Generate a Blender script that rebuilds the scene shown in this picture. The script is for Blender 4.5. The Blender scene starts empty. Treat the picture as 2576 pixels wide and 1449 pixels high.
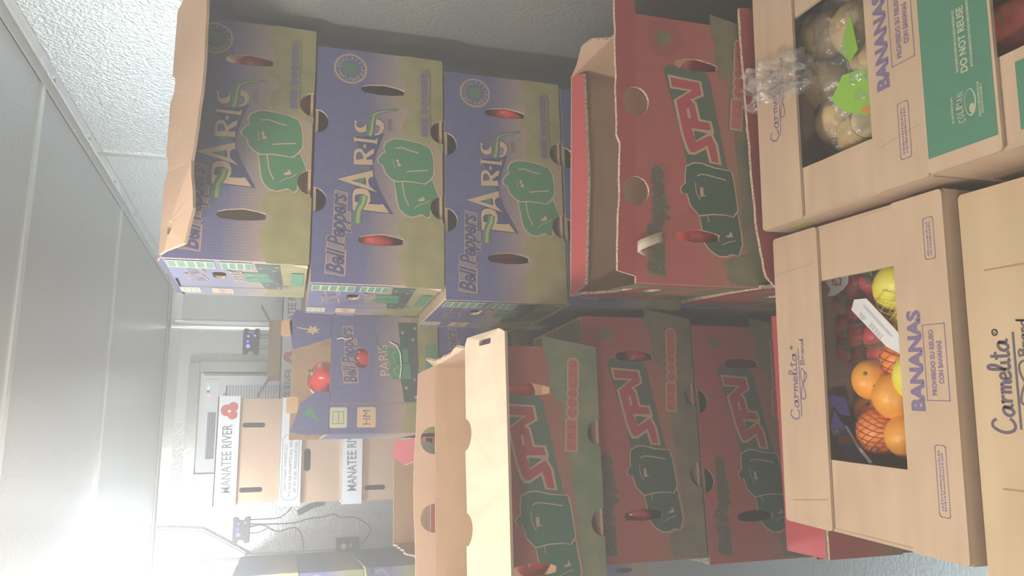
import bpy, bmesh, math, random
from mathutils import Vector, Matrix, noise
from mathutils.geometry import delaunay_2d_cdt
SC = bpy.context.scene
COL = SC.collection
RND = random.Random(7)
rad = math.radians

# ------------------------------------------------------------------ camera
cam_data = bpy.data.cameras.new('camera')
cam = bpy.data.objects.new('camera', cam_data)
COL.objects.link(cam)
SC.camera = cam
EYE = Vector((0, 0, 1.62))
_p, _r, _s = rad(16.5), rad(2.25), rad(13.0)            # pitch down, roll, yaw to the right
fwd = Vector((math.sin(_s)*math.cos(_p), math.cos(_s)*math.cos(_p), -math.sin(_p)))
rgt = Vector((math.cos(_s), -math.sin(_s), 0))
dwn = -rgt.cross(fwd)
ax = math.cos(_r)*dwn + math.sin(_r)*rgt                # the phone was held sideways: picture right is down in the room
ay = math.sin(_r)*dwn - math.cos(_r)*rgt
R = Matrix((ax, -ay, -fwd)).transposed().to_4x4()
cam.matrix_world = Matrix.Translation(EYE) @ R
cam_data.sensor_width = 36
cam_data.lens = 36*1900/2576
cam_data.clip_start = 0.02

# ------------------------------------------------------------------ world, light, exposure
w = bpy.data.worlds.new('world'); SC.world = w; w.use_nodes = True
w.node_tree.nodes['Background'].inputs[0].default_value = (.02, .022, .024, 1)
HAZE = .17                                # cold mist in the room's air
_v = w.node_tree.nodes.new('ShaderNodeVolumeScatter')
_v.inputs['Color'].default_value = (.97, 1, 1, 1); _v.inputs['Density'].default_value = HAZE; _v.inputs['Anisotropy'].default_value = .0
w.node_tree.links.new(_v.outputs[0], w.node_tree.nodes['World Output'].inputs['Volume'])
SC.view_settings.view_transform = 'Standard'
SC.view_settings.look = 'None'
SC.view_settings.exposure = 1.2
SC.view_settings.gamma = 1
SC.view_settings.use_curve_mapping = False
SC.cycles.adaptive_threshold = .02; SC.cycles.max_bounces = 6; SC.cycles.diffuse_bounces = 4; SC.cycles.glossy_bounces = 3; SC.cycles.transparent_max_bounces = 10
LAMP_BACK = (-.60, 2.98, 2.0)
LAMP_NEAR = (-.28, 1.05, 2.14)
LAMP_FILL = (-.95, -.45, 2.14)  # added fill lamp behind the camera, brightens the carton fronts
BACK_GLOW, NEAR_GLOW, FILL_GLOW = 145, 114, 98           # brightness of the two ceiling globes and the added fill globe

# ------------------------------------------------------------------ materials
MATS = {}
def node(nt, kind, **kw):
    n = nt.nodes.new(kind)
    for k, v in kw.items():
        if isinstance(k, str) and hasattr(n, k): setattr(n, k, v)
    return n
def base(name, color, rough=.6, metal=0.0):
    m = bpy.data.materials.new(name); m.use_nodes = True
    b = m.node_tree.nodes['Principled BSDF']
    b.inputs['Base Color'].default_value = (*color, 1)
    b.inputs['Roughness'].default_value = rough
    b.inputs['Metallic'].default_value = metal
    MATS[name] = m
    return m, m.node_tree, b
def coords(nt, kind='Object', scale=(1, 1, 1)):
    t = nt.nodes.new('ShaderNodeTexCoord'); mp = nt.nodes.new('ShaderNodeMapping')
    mp.inputs['Scale'].default_value = scale
    nt.links.new(t.outputs[kind], mp.inputs['Vector'])
    return mp.outputs['Vector']
def noise_node(nt, vec, scale, detail=3, rough=.5):
    n = nt.nodes.new('ShaderNodeTexNoise'); n.inputs['Scale'].default_value = scale
    n.inputs['Detail'].default_value = detail; n.inputs['Roughness'].default_value = rough
    nt.links.new(vec, n.inputs['Vector']); return n.outputs['Fac']
def ramp(nt, fac, stops):
    r = nt.nodes.new('ShaderNodeValToRGB'); e = r.color_ramp.elements
    while len(e) < len(stops): e.new(.5)
    for el, (p, c) in zip(e, stops): el.position = p; el.color = (*c, 1)
    nt.links.new(fac, r.inputs['Fac']); return r.outputs['Color']
def bump(nt, b, fac, strength, dist=.01):
    n = nt.nodes.new('ShaderNodeBump'); n.inputs['Strength'].default_value = strength
    n.inputs['Distance'].default_value = dist
    nt.links.new(fac, n.inputs['Height']); nt.links.new(n.outputs['Normal'], b.inputs['Normal'])
def mix(nt, fac, a, b_):
    n = nt.nodes.new('ShaderNodeMix'); n.data_type = 'RGBA'
    for s, v in ((0, fac), (6, a), (7, b_)):
        if isinstance(v, (int, float)): n.inputs[s].default_value = v
        elif isinstance(v, tuple): n.inputs[s].default_value = (*v, 1)
        else: nt.links.new(v, n.inputs[s])
    return n.outputs[2]
def varied(name, c1, c2, scale=30, rough=.7, metal=0, bstr=0, bscale=200, stretch=(1, 1, 1), detail=3):
    m, nt, b = base(name, c1, rough, metal)
    v = coords(nt, 'Object', stretch)
    nt.links.new(ramp(nt, noise_node(nt, v, scale, detail), [(.3, c1), (.7, c2)]), b.inputs['Base Color'])
    if bstr: bump(nt, b, noise_node(nt, v, bscale, 2), bstr, .002)
    return m
def flat(name, c, rough=.6, metal=0): return base(name, c, rough, metal)[0]
def glow(name, c, strength):
    m, nt, b = base(name, (.02, .02, .02))
    b.inputs['Emission Color'].default_value = (*c, 1); b.inputs['Emission Strength'].default_value = strength
    return m
KR, KR2 = (.46, .30, .175), (.53, .36, .215)
varied('kraft', KR, KR2, 9, .75, bstr=.25, bscale=60, stretch=(1, 1, 3))
varied('kraft_lid', (.52, .37, .24), (.59, .435, .295), 7, .6, bstr=.3, bscale=14, stretch=(1, 5, 1))
varied('kraft_stained', (.42, .25, .11), (.50, .33, .17), 9, .7)
varied('kraft_pale', (.53, .44, .32), (.60, .50, .375), 8, .8, bstr=.3, bscale=18, stretch=(4, 1, 1))
varied('kraft_tan', (.56, .385, .27), (.63, .44, .31), 6, .75)
# fluted cut edge: pale liners with dark flute cells between
m, nt, b = base('fluted_edge', (.6, .45, .3), .9)
nt.links.new(ramp(nt, noise_node(nt, coords(nt, 'Object'), 420, 1), [(.42, (.22, .13, .08)), (.52, (.66, .52, .37))]), b.inputs['Base Color'])

def printed(name, stops, rough=.55, speck=.10):
    """ink printed on board, fading down the panel as the halftone does; UV.y runs bottom to top"""
    m, nt, b = base(name, (1, 1, 1), rough)
    t = nt.nodes.new('ShaderNodeTexCoord'); s = nt.nodes.new('ShaderNodeSeparateXYZ')
    nt.links.new(t.outputs['UV'], s.inputs[0])
    n = noise_node(nt, coords(nt, 'UV', (1, 14, 1)), 5, 4)
    a = nt.nodes.new('ShaderNodeMath'); a.operation = 'MULTIPLY_ADD'
    a.inputs[1].default_value = speck; nt.links.new(n, a.inputs[0])
    sub = nt.nodes.new('ShaderNodeMath'); sub.operation = 'SUBTRACT'; sub.inputs[1].default_value = speck/2
    nt.links.new(s.outputs['Y'], sub.inputs[0]); nt.links.new(sub.outputs[0], a.inputs[2])
    c = ramp(nt, a.outputs[0], stops)
    c = mix(nt, noise_node(nt, coords(nt, 'UV', (9, 5, 1)), 3, 3), c, mix(nt, .16, c, (.5, .36, .24)))
    nt.links.new(c, b.inputs['Base Color'])
    wv = nt.nodes.new('ShaderNodeTexWave'); wv.inputs['Scale'].default_value = 26
    nt.links.new(coords(nt, 'UV', (1, .02, 1)), wv.inputs['Vector'])
    bump(nt, b, wv.outputs['Fac'], .06, .002)
    return m
NAVY = (.050, .070, .225)
printed('blue_print', [(0, (.34, .26, .17)), (.30, (.32, .25, .20)), (.45, (.20, .17, .205)), (.62, (.062, .078, .22)), (1, NAVY)])
printed('red_print', [(0, (.24, .17, .09)), (.16, (.27, .15, .085)), (.34, (.34, .11, .075)), (.55, (.37, .058, .06)), (1, (.36, .045, .055))])
INK = dict(navy=(.045, .052, .15), olive=(.25, .225, .10), pepper=(.050, .20, .095), cream=(.50, .37, .235), green=(.055, .19, .08),
           lime=(.30, .33, .12), brown=(.22, .15, .11), darkgreen=(.075, .11, .075), redink=(.42, .05, .07), darkpepper=(.036, .085, .055),
           mossy=(.17, .145, .085), bluetext=(.10, .085, .16), pillblue=(.155, .13, .20), pillred=(.50, .14, .11), redtext=(.38, .09, .07),
           violet=(.19, .14, .26), violet_dark=(.115, .085, .115), printgreen=(.075, .225, .14), paleprint=(.45, .44, .33), white_ink=(.75, .76, .74),
           inkgrey=(.16, .20, .20), tomato_red=(.62, .06, .06), sealgreen=(.07, .16, .10), black_ink=(.03, .03, .035), red_lit_and_ink=(.52, .08, .09), leaf=(.03, .07, .06))  # brighter red has the light on upturned flaps in its colour; also sticker ink
for k, c in INK.items(): flat(k, c, .6)
varied('olive', (.21, .21, .085), (.30, .275, .13), 26, .65, detail=5)
varied('mossy', (.115, .125, .07), (.235, .19, .105), 22, .65, detail=5)
varied('mossgreen', (.12, .19, .11), (.27, .27, .15), 22, .65, detail=6)
varied('red_print_top', (.33, .045, .05), (.40, .065, .065), 8, .5)
varied('kraft_stained_lid', (.53, .39, .225), (.61, .46, .28), 5, .6, bstr=.3, bscale=14, stretch=(1, 5, 1))
flat('board_edge', (.50, .37, .25), .85)
printed('blue_flap', [(0, NAVY), (1, (.06, .085, .25))])
flat('spv_pepper', (.048, .145, .085), .6); flat('spv_green', (.085, .15, .10), .6)
flat('patch_edge', (.36, .26, .205), .6); flat('patch', (.20, .155, .19), .6)
# ------------------------------------------------------------------ mesh collecting
class M:
    def __init__(s): s.v = []; s.f = []; s.m = []; s.uv = []; s.names = []; s.smooth = []
    def mi(s, name):
        if name not in s.names: s.names.append(name)
        return s.names.index(name)
    def face(s, pts, mat, uvs=None, smooth=False):
        i = len(s.v); s.v += [tuple(p) for p in pts]
        s.f.append(tuple(range(i, i+len(pts)))); s.m.append(s.mi(mat)); s.uv.append(uvs or [(0, 0)]*len(pts)); s.smooth.append(smooth)
    def grid(s, P, mat, smooth=True, closed_u=False, closed_v=False):
        n, k = len(P), len(P[0]); i0 = len(s.v); mi = s.mi(mat)
        for row in P: s.v += [tuple(p) for p in row]
        for a in range(n if closed_u else n-1):
            for b in range(k if closed_v else k-1):
                a2, b2 = (a+1) % n, (b+1) % k
                s.f.append((i0+a*k+b, i0+a2*k+b, i0+a2*k+b2, i0+a*k+b2)); s.m.append(mi)
                s.uv.append([(a/n, b/k), ((a+1)/n, b/k), ((a+1)/n, (b+1)/k), (a/n, (b+1)/k)]); s.smooth.append(smooth)
    def box(s, c, d, mat, rot=None):
        x, y, z = (k/2 for k in d); c = Vector(c)
        q = [Vector((a*x, b_*y, e*z)) for a in (-1, 1) for b_ in (-1, 1) for e in (-1, 1)]
        if rot is not None: q = [rot @ p for p in q]
        q = [p+c for p in q]
        for f in ((0, 1, 3, 2), (4, 6, 7, 5), (0, 4, 5, 1), (2, 3, 7, 6), (0, 2, 6, 4), (1, 5, 7, 3)): s.face([q[i] for i in f], mat)
    def tube(s, pts, r, mat, n=8, caps=True):
        pts = [Vector(p) for p in pts]; rows = []; up = Vector((.31, .17, .93)).normalized()
        for i, p in enumerate(pts):
            d = (pts[min(i+1, len(pts)-1)]-pts[max(i-1, 0)]).normalized()
            a = d.cross(up)
            if a.length < .1: a = d.cross(Vector((1, 0, 0)))
            a.normalize(); b_ = d.cross(a); rr = r[i] if isinstance(r, (list, tuple)) else r
            rows.append([p+rr*(math.cos(t)*a+math.sin(t)*b_) for t in (2*math.pi*k/n for k in range(n))])
        s.grid(rows, mat, closed_v=True)
        if caps: s.face(rows[0], mat); s.face(rows[-1][::-1], mat)
    def lathe(s, c, prof, mat, n=20, axis='z'):
        rows = []
        for r, h in prof:
            rows.append([Vector(c)+(Vector((r*math.cos(t), r*math.sin(t), h)) if axis == 'z' else Vector((r*math.cos(t), h, r*math.sin(t)))) for t in (2*math.pi*k/n for k in range(n))])
        s.grid(rows, mat, closed_v=True)
    def mesh(s, name):
        me = bpy.data.meshes.new(name); me.from_pydata(s.v, [], s.f)
        for n in s.names: me.materials.append(MATS[n])
        me.polygons.foreach_set('material_index', s.m); me.polygons.foreach_set('use_smooth', s.smooth)
        ul = me.uv_layers.new(name='UVMap'); flatuv = []
        for u in s.uv:
            for c in u: flatuv += [c[0], c[1]]
        ul.data.foreach_set('uv', flatuv)
        me.update(); return me
    def build(s, name, parent=None, label=None):
        return link(name, s.mesh(name), parent, label)
def link(name, me, parent=None, label=None):
    o = bpy.data.objects.new(name, me); COL.objects.link(o)
    if parent: o.parent = parent
    if label: o['label'] = label
    return o
def tag(o, label, cat, group=None, kind=None):
    o['label'] = label; o['category'] = cat
    if group: o['group'] = group
    if kind: o['kind'] = kind
    return o
def thing(name, label, cat, loc=(0, 0, 0), yaw=0, group=None):
    o = bpy.data.objects.new(name, None); COL.objects.link(o); o.empty_display_size = .05
    o.location = loc; o.rotation_euler = (0, 0, yaw)
    return tag(o, label, cat, group)
def struct(m, name):
    o = m.build(name); o['kind'] = 'structure'; return o
def weld(o, d=1e-5):
    b = bmesh.new(); b.from_mesh(o.data); bmesh.ops.remove_doubles(b, verts=b.verts, dist=d); b.to_mesh(o.data); b.free()

# ------------------------------------------------------------------ flat outlines
def tri2d(outlines, holes=()):
    """triangles inside any of the outlines and outside every hole, as 2-D points"""
    co, faces = [], []
    for P in list(outlines)+list(holes):
        Q = []
        for p in P:
            if not Q or (Q[-1][0]-p[0])**2+(Q[-1][1]-p[1])**2 > 1e-10: Q.append(p)
        if (Q[-1][0]-Q[0][0])**2+(Q[-1][1]-Q[0][1])**2 < 1e-10: Q.pop()
        if sum(a[0]*b_[1]-b_[0]*a[1] for a, b_ in zip(Q, Q[1:]+Q[:1])) < 0: Q.reverse()   # the triangulator wants every loop counter-clockwise
        i = len(co); co += [Vector(p[:2]) for p in Q]; faces.append(list(range(i, i+len(Q))))
    v, e, f, _, _, of = delaunay_2d_cdt(co, [], faces, 0, 1e-6)
    n = len(outlines); out = []
    for t, o in zip(f, of):
        if any(k < n for k in o) and not any(k >= n for k in o): out.append(tuple(t))
    return v, out
class Frame:
    """a flat panel's own axes: U along, V up, N out of its printed face"""
    def __init__(s, O, U, V, N): s.O, s.U, s.V, s.N = Vector(O), Vector(U).normalized(), Vector(V).normalized(), Vector(N).normalized()
    def p(s, u, v, n=0): return s.O+s.U*u+s.V*v+s.N*n
    def flap(s, h, ang): # hinged at height h; 0 goes straight on, + folds outwards
        a = rad(ang); return Frame(s.p(0, h), s.U, math.cos(a)*s.V+math.sin(a)*s.N, math.cos(a)*s.N-math.sin(a)*s.V)
def slab(m, fr, outline, holes=(), t=.005, mats=('kraft', 'kraft', 'fluted_edge'), size=None, warp=None):
    v, tris = tri2d([outline], holes)
    us = [p[0] for p in outline]; vs = [p[1] for p in outline]
    W, H = size or (max(us), max(vs))
    wf = warp or (lambda u, v_: 0)
    cnt = {}
    for a in tris:
        for k in range(3):
            e = (a[k], a[(k+1) % 3]); cnt[tuple(sorted(e))] = cnt.get(tuple(sorted(e)), []) + [e]
    for a in tris:
        q = [v[i] for i in a]; uv = [(p[0]/W, p[1]/H) for p in q]
        m.face([fr.p(p[0], p[1], wf(p[0], p[1])) for p in q], mats[0], uv)
        m.face([fr.p(p[0], p[1], wf(p[0], p[1])-t) for p in q[::-1]], mats[1], uv[::-1])
    for k, es in cnt.items():
        if len(es) == 1:
            p, q = v[es[0][0]], v[es[0][1]]; wp, wq = wf(*p), wf(*q)
            m.face([fr.p(p[0], p[1], wp-t), fr.p(q[0], q[1], wq-t), fr.p(q[0], q[1], wq), fr.p(p[0], p[1], wp)], mats[2])
def rect(u0, v0, u1, v1): return [(u0, v0), (u1, v0), (u1, v1), (u0, v1)]
def circle(c, r, n=20, a0=0, a1=360, ry=None): return [(c[0]+r*math.cos(rad(a0+(a1-a0)*k/n)), c[1]+(ry or r)*math.sin(rad(a0+(a1-a0)*k/n))) for k in range(n if a1-a0 >= 360 else n+1)]
def rrect(u0, v0, u1, v1, r, n=4):
    out = []
    for cx, cy, a in ((u1-r, v0+r, -90), (u1-r, v1-r, 0), (u0+r, v1-r, 90), (u0+r, v0+r, 180)): out += circle((cx, cy), r, n, a, a+90)
    return out
def ribbon(P, w, taper=0):
    """a stroke of the given width along a polyline, smoothed"""
    P = [Vector(p[:2]) for p in P]; S = []
    if len(P) > 2:
        for i in range(len(P)-1):
            a, b_, c, d = P[max(i-1, 0)], P[i], P[i+1], P[min(i+2, len(P)-1)]
            for k in range(5):
                t = k/5; S.append(.5*((2*b_)+(c-a)*t+(2*a-5*b_+4*c-d)*t*t+(3*b_-a-3*c+d)*t**3))
        S.append(P[-1])
    else: S = P
    q = []
    for i, p in enumerate(S):
        d = S[min(i+1, len(S)-1)]-S[max(i-1, 0)]
        if d.length < 1e-9: continue
        d.normalize(); h = w/2*(1-taper*.85*i/max(1, len(S)-1))
        q.append((p+Vector((-d.y, d.x))*h, p-Vector((-d.y, d.x))*h))
    return q
class Art:
    """flat print on one panel, each item a hair prouder than the one below"""
    def __init__(s, fr, holes=(), lift=.0003): s.fr, s.holes, s.n, s.m, s.lift = fr, holes, 0, M(), lift
    def _h(s): s.n += 1; return s.lift+.00005*s.n
    def poly(s, outlines, mat, holes=()):
        h = s._h(); v, t = tri2d(outlines, list(s.holes)+list(holes))
        for a in t: s.m.face([s.fr.p(v[i][0], v[i][1], h) for i in a], mat)
    def line(s, P, w, mat, taper=0):
        h = s._h(); q = ribbon(P, w, taper)
        for (a, b_), (c, d) in zip(q, q[1:]): s.m.face([s.fr.p(a.x, a.y, h), s.fr.p(b_.x, b_.y, h), s.fr.p(d.x, d.y, h), s.fr.p(c.x, c.y, h)], mat)
    def frame(s, P, w, mat):
        s.line_closed(P, w, mat)
    def line_closed(s, P, w, mat):
        h = s._h(); n = len(P)
        for i in range(n):
            a, b_ = Vector(P[i]), Vector(P[(i+1) % n]); d = (b_-a)
            if d.length < 1e-9: continue
            d.normalize(); k = Vector((-d.y, d.x))*w/2; a, b_ = a-d*w/2, b_+d*w/2
            s.m.face([s.fr.p(*(a+k), h), s.fr.p(*(a-k), h), s.fr.p(*(b_-k), h), s.fr.p(*(b_+k), h)], mat)
    def text(s, txt, p0, p1, height, mat, shear=0, bold=0):
        """lettering from p0 (base left) to p1 (base right)"""
        h = s._h(); vs, fs, L, cap = glyphs(txt, shear, bold)
        a, b_ = Vector(p0), Vector(p1); d = (b_-a); sx = d.length/L; d.normalize(); k = Vector((-d.y, d.x)); sy = height/cap
        for f in fs: s.m.face([s.fr.p(*(a+d*(vs[i][0]*sx)+k*(vs[i][1]*sy)), h) for i in f], mat)
    def build(s, name, parent, label=None): return s.m.build(name, parent, label)
_G = {}
def glyphs(txt, shear=0, bold=0):
    key = (txt, shear, bold)
    if key not in _G:
        c = bpy.data.curves.new('lettering', 'FONT'); c.body = txt; c.shear = shear; c.offset = bold; c.resolution_u = 3; c.fill_mode = 'FRONT'
        o = bpy.data.objects.new('lettering', c); COL.objects.link(o)
        me = o.to_mesh(); vs = [(v.co.x, v.co.y) for v in me.vertices]; fs = [tuple(p.vertices) for p in me.polygons]
        o.to_mesh_clear(); bpy.data.objects.remove(o); bpy.data.curves.remove(c)
        x0 = min(v[0] for v in vs); x1 = max(v[0] for v in vs); vs = [(a-x0, b_) for a, b_ in vs]
        _G[key] = (vs, fs, x1-x0, .70)
    return _G[key]
# casual script, drawn as strokes: per letter a list of strokes and an advance
SCRIPT = {'C': ([[(.44, .80), (.36, .97), (.20, 1.0), (.06, .75), (.0, .42), (.06, .1), (.2, -.02), (.36, .04), (.47, .2)]], .56),
 'a': ([[(.30, .38), (.2, .46), (.06, .36), (.01, .16), (.1, .0), (.22, .08), (.3, .42), (.3, .1), (.4, .02)]], .42),
 'r': ([[(.0, .40), (.06, .45), (.07, .0)], [(.07, .25), (.16, .43), (.28, .40)]], .33),
 'm': ([[(.0, .42), (.04, .42), (.04, .0)], [(.04, .28), (.13, .45), (.2, .32), (.2, .0)], [(.2, .28), (.29, .45), (.36, .32), (.37, .06), (.44, .0)]], .47),
 'e': ([[(.02, .2), (.2, .26), (.2, .4), (.1, .46), (.0, .28), (.03, .06), (.14, .0), (.28, .1)]], .31),
 'l': ([[(.0, .18), (.16, .62), (.18, .92), (.1, 1.0), (.04, .8), (.04, .14), (.12, .0), (.2, .08)]], .23),
 'i': ([[(.02, .42), (.03, .08), (.1, .0), (.16, .06)]], .18),
 't': ([[(.08, .85), (.07, .1), (.15, .0), (.22, .06)], [(-.05, .56), (.22, .62)]], .25),
 'B': ([[(.05, .98), (.05, .0)], [(-.04, .9), (.2, 1.0), (.34, .82), (.22, .56), (.06, .52)], [(.1, .53), (.34, .44), (.36, .14), (.16, .0), (-.02, .04)]], .46),
 'n': ([[(.0, .42), (.04, .42), (.04, .0)], [(.04, .28), (.14, .45), (.22, .32), (.23, .06), (.3, .0)]], .33),
 'd': ([[(.26, .38), (.16, .45), (.03, .32), (.02, .1), (.12, .0), (.24, .12), (.3, 1.0), (.28, .1), (.36, .0)]], .4)}
def script(art, word, p0, p1, height, width, mat):
    L = sum(SCRIPT[c][1] for c in word); a, b_ = Vector(p0), Vector(p1); d = b_-a; sx = d.length/L; d.normalize(); k = Vector((-d.y, d.x)); x = 0
    for c in word:
        for st in SCRIPT[c][0]: art.line([a+d*((x+p[0])*sx)+k*(p[1]*height) for p in st], width, mat)
        art.n -= len(SCRIPT[c][0]); x += SCRIPT[c][1]
    art.n += 1
ART_BLUE = [
 ('poly','olive',[(1003,317),(967,334),(958,348),(905,360),(901,332),(892,311),(849,296),(820,323),(797,364),(778,350),(770,294),(729,259),(710,307),(682,327),(651,312),(625,298),(618,208),(616,97),(582,-5),(992,-5),(999,22)],{}),
 ('poly','olive',[(286,287),(259,345),(239,361),(208,343),(193,301),(183,272),(145,300),(125,349),(98,350),(57,335),(31,314),(-5,296),(-3,-7),(268,-10),(297,74)],{}),
 ('poly','navy',[(614,707),(621,576),(640,472),(559,524),(497,551),(460,548),(406,510),(352,456),(293,394),(296,454),(298,628),(295,706),(382,714),(478,569)],{}),
 ('poly','pepper',[(434,387),(398,374),(351,360),(319,342),(295,295),(288,244),(303,168),(289,130),(296,104),(318,100),(341,58),(380,35),(426,67),(451,85),(434,145),(439,239),(440,324)],{'o': 1}),
 ('poly','pepper',[(524,515),(545,489),(557,458),(579,471),(602,451),(620,390),(619,312),(610,187),(593,108),(564,83),(521,73),(477,75),(449,113),(435,147),(439,215),(442,292),(437,369),(448,415),(471,456),(501,475),(508,506)],{'o': 1}),
 ('line','cream',[(580,379),(584,324),(574,262),(568,193)],{'w': 10}),
 ('line','cream',[(481,291),(486,231),(494,120)],{'w': 10}),
 ('line','cream',[(435,324),(405,316),(373,304),(334,271)],{'w': 10}),
 ('poly','cream',[(528,377),(533,356),(515,350),(508,330),(501,343),(502,370),(512,358)],{}),
 ('poly','cream',[(362,203),(369,178),(381,161),(364,142),(359,156),(356,191)],{}),
 ('line','cream',[(324,228),(342,186),(352,135),(367,105)],{'w': 6}),
 ('line','cream',[(529,399),(506,392),(490,381)],{'w': 5}),
 ('hole','cream',[[(299,703),(362,708),(383,701),(392,677),(395,632),(389,592),(371,573),(340,571),(338,580),(330,583),(331,497),(335,476),(321,455),(298,423),(300,496),(304,628)],[(337,691),(360,690),(368,672),(371,631),(364,606),(341,601),(331,609),(333,662)]],{}),
 ('line','green',[(246,665),(273,666),(306,655),(335,630),(365,621)],{'w': 62}),
 ('line','lime',[(246,663),(274,663),(304,653),(334,626),(363,619)],{'w': 24}),
 ('hole','cream',[[(426,827),(475,557),(447,551),(445,575),(436,588),(423,590),(406,578),(392,545),(382,522),(398,632)],[(424,718),(442,614),(424,605),(410,606)]],{}),
 ('poly','green',[(429,683),(440,624),(415,619),(418,666)],{}),
 ('hole','cream',[[(493,703),(545,703),(558,694),(564,671),(563,644),(546,624),(541,613),(562,574),(568,547),(548,551),(539,573),(526,606),(518,606),(521,560),(498,557)],[(514,685),(535,686),(547,677),(549,654),(541,637),(521,629)]],{}),
 ('poly','lime',[(583,632),(585,612),(567,611),(566,633)],{}),
 ('poly','green',[(491,658),(493,621),(482,621),(480,657)],{}),
 ('poly','cream',[(617,704),(608,693),(606,542),(616,521),(588,528),(593,542),(595,692),(587,705)],{}),
 ('poly','cream',[(686,703),(682,683),(667,692),(657,682),(654,658),(662,629),(678,609),(646,610),(637,627),(633,664),(642,691),(658,702)],{}),
 ('poly','cream',[(699,536),(697,505),(683,477),(666,471),(645,486),(630,516),(627,546),(634,543),(640,516),(656,503),(671,507),(675,538)],{}),
 ('line','green',[(622,590),(652,578),(695,569),(721,550),(736,486),(751,363)],{'w': 60,'taper': 1}),
 ('line','lime',[(623,583),(654,568),(695,559),(721,543),(736,486),(747,397)],{'w': 24,'taper': 1}),
 ('line','brown',[(700,442),(652,438)],{'w': 11}),
 ('line','brown',[(701,425),(653,420)],{'w': 11}),
]
ART_RED = [
 ('poly','darkgreen',[(804,792),(822,757),(811,470),(782,434),(578,356),(437,298),(441,614),(485,631),(568,662),(613,689),(716,744)],{}),
 ('poly','cream',[(784,761),(774,500),(718,480),(697,558),(690,537),(627,509),(624,425),(586,403),(570,411),(537,374),(458,348),(463,442),(514,470),(488,557),(488,603),(508,627),(562,660),(689,716),(730,602),(732,740)],{}),
 ('poly','redink',[(774,738),(767,518),(721,500),(698,588),(683,553),(619,525),(616,442),(588,428),(589,583),(554,552),(537,552),(569,432),(534,393),(465,370),(469,424),(529,457),(498,556),(498,588),(515,609),(566,642),(689,694),(736,567),(740,726)],{}),
 ('poly','darkgreen',[(581,562),(575,458),(542,548)],{}),
 ('poly','cream',[(662,617),(664,596),(628,582),(626,605)],{}),
 ('poly','darkpepper',[(262,526),(271,425),(271,324),(263,266),(277,229),(203,206),(161,196),(118,227),(124,278),(114,322),(114,379),(133,443),(160,485),(194,499),(235,512)],{'o': 1}),
 ('poly','darkpepper',[(440,621),(455,564),(456,507),(443,407),(437,276),(396,255),(291,229),(265,266),(271,324),(271,425),(262,526),(295,589),(339,616),(340,651),(355,665),(368,651),(377,626),(401,629)],{'o': 1}),
 ('line','cream',[(409,540),(417,501),(412,422),(402,313)],{'w': 9}),
 ('line','cream',[(384,552),(349,549),(319,517)],{'w': 6}),
 ('poly','cream',[(366,520),(367,495),(341,492),(336,471),(331,517)],{}),
 ('poly','cream',[(189,330),(195,297),(209,286),(189,265),(184,305)],{}),
 ('line','cream',[(265,465),(237,455)],{'w': 7}),
 ('line','cream',[(155,357),(167,305),(174,247)],{'w': 6}),
 ('poly','mossy',[(1041,431),(975,420),(931,383),(868,385),(826,367),(804,361),(788,292),(581,241),(459,223),(368,204),(247,189),(127,155),(92,343),(15,299),(0,0),(1000,0)],{}),
]
# ------------------------------------------------------------------ pepper cartons
SLOT = [(.0, .50), (.012, .86), (.032, 1.0), (.052, .90), (.075, .62), (.082, .42), (.060, .10), (.030, .0), (.006, .12)]
def slot_hole(u, W, H, z0, z1): # long hand hole, pinched at both ends
    prof = [(-.012, 0), (.010, -.01), (.018, .14), (.027, .45), (.020, .80), (.011, .97), (-.004, 1.0), (-.016, .92), (-.022, .55), (-.018, .18)]
    return [((u+a)*W, (z0+(z1-z0)*b_)*H) for a, b_ in prof]
VENT = (.335, .668); VR = .0265
def notches(W, H, top=True, bottom=True, r=VR):
    out = []
    for u in VENT:
        if top: out.append(circle((u*W, H), r, 18))
        if bottom: out.append(circle((u*W, 0), r, 18))
    return out
def jag(P, amp, step, rnd):
    """a torn edge: the polyline broken into uneven bites"""
    out = []
    for a, b_ in zip(P, P[1:]):
        a, b_ = Vector(a), Vector(b_); d = b_-a; n = max(1, int(d.length/step)); k = Vector((-d.y, d.x)).normalized()
        for i in range(n): out.append(tuple(a+d*(i/n)+k*rnd.uniform(-amp, amp)*(i > 0)))
    out.append(tuple(P[-1])); return out
def pen(art, items, W, H, swap={}):
    for kind, mat, P, k in items:
        mat = swap.get(mat, mat)
        if kind == 'hole':
            q = [[(u*W/1000, v*H/1000) for u, v in X] for X in P]; art.poly([q[0]], mat, [q[1]])
        else:
            q = [(u*W/1000, v*H/1000) for u, v in P]
            if kind == 'line': art.line(q, k['w']*.000255, mat, k.get('taper', 0))
            else:
                if k.get('o'):
                    c = sum((Vector(p) for p in q), Vector((0, 0)))/len(q)
                    art.poly([[tuple(c+(Vector(p)-c)*(1+.0028/max(.02, (Vector(p)-c).length))) for p in q]], 'cream')
                art.poly([q], mat)
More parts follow.
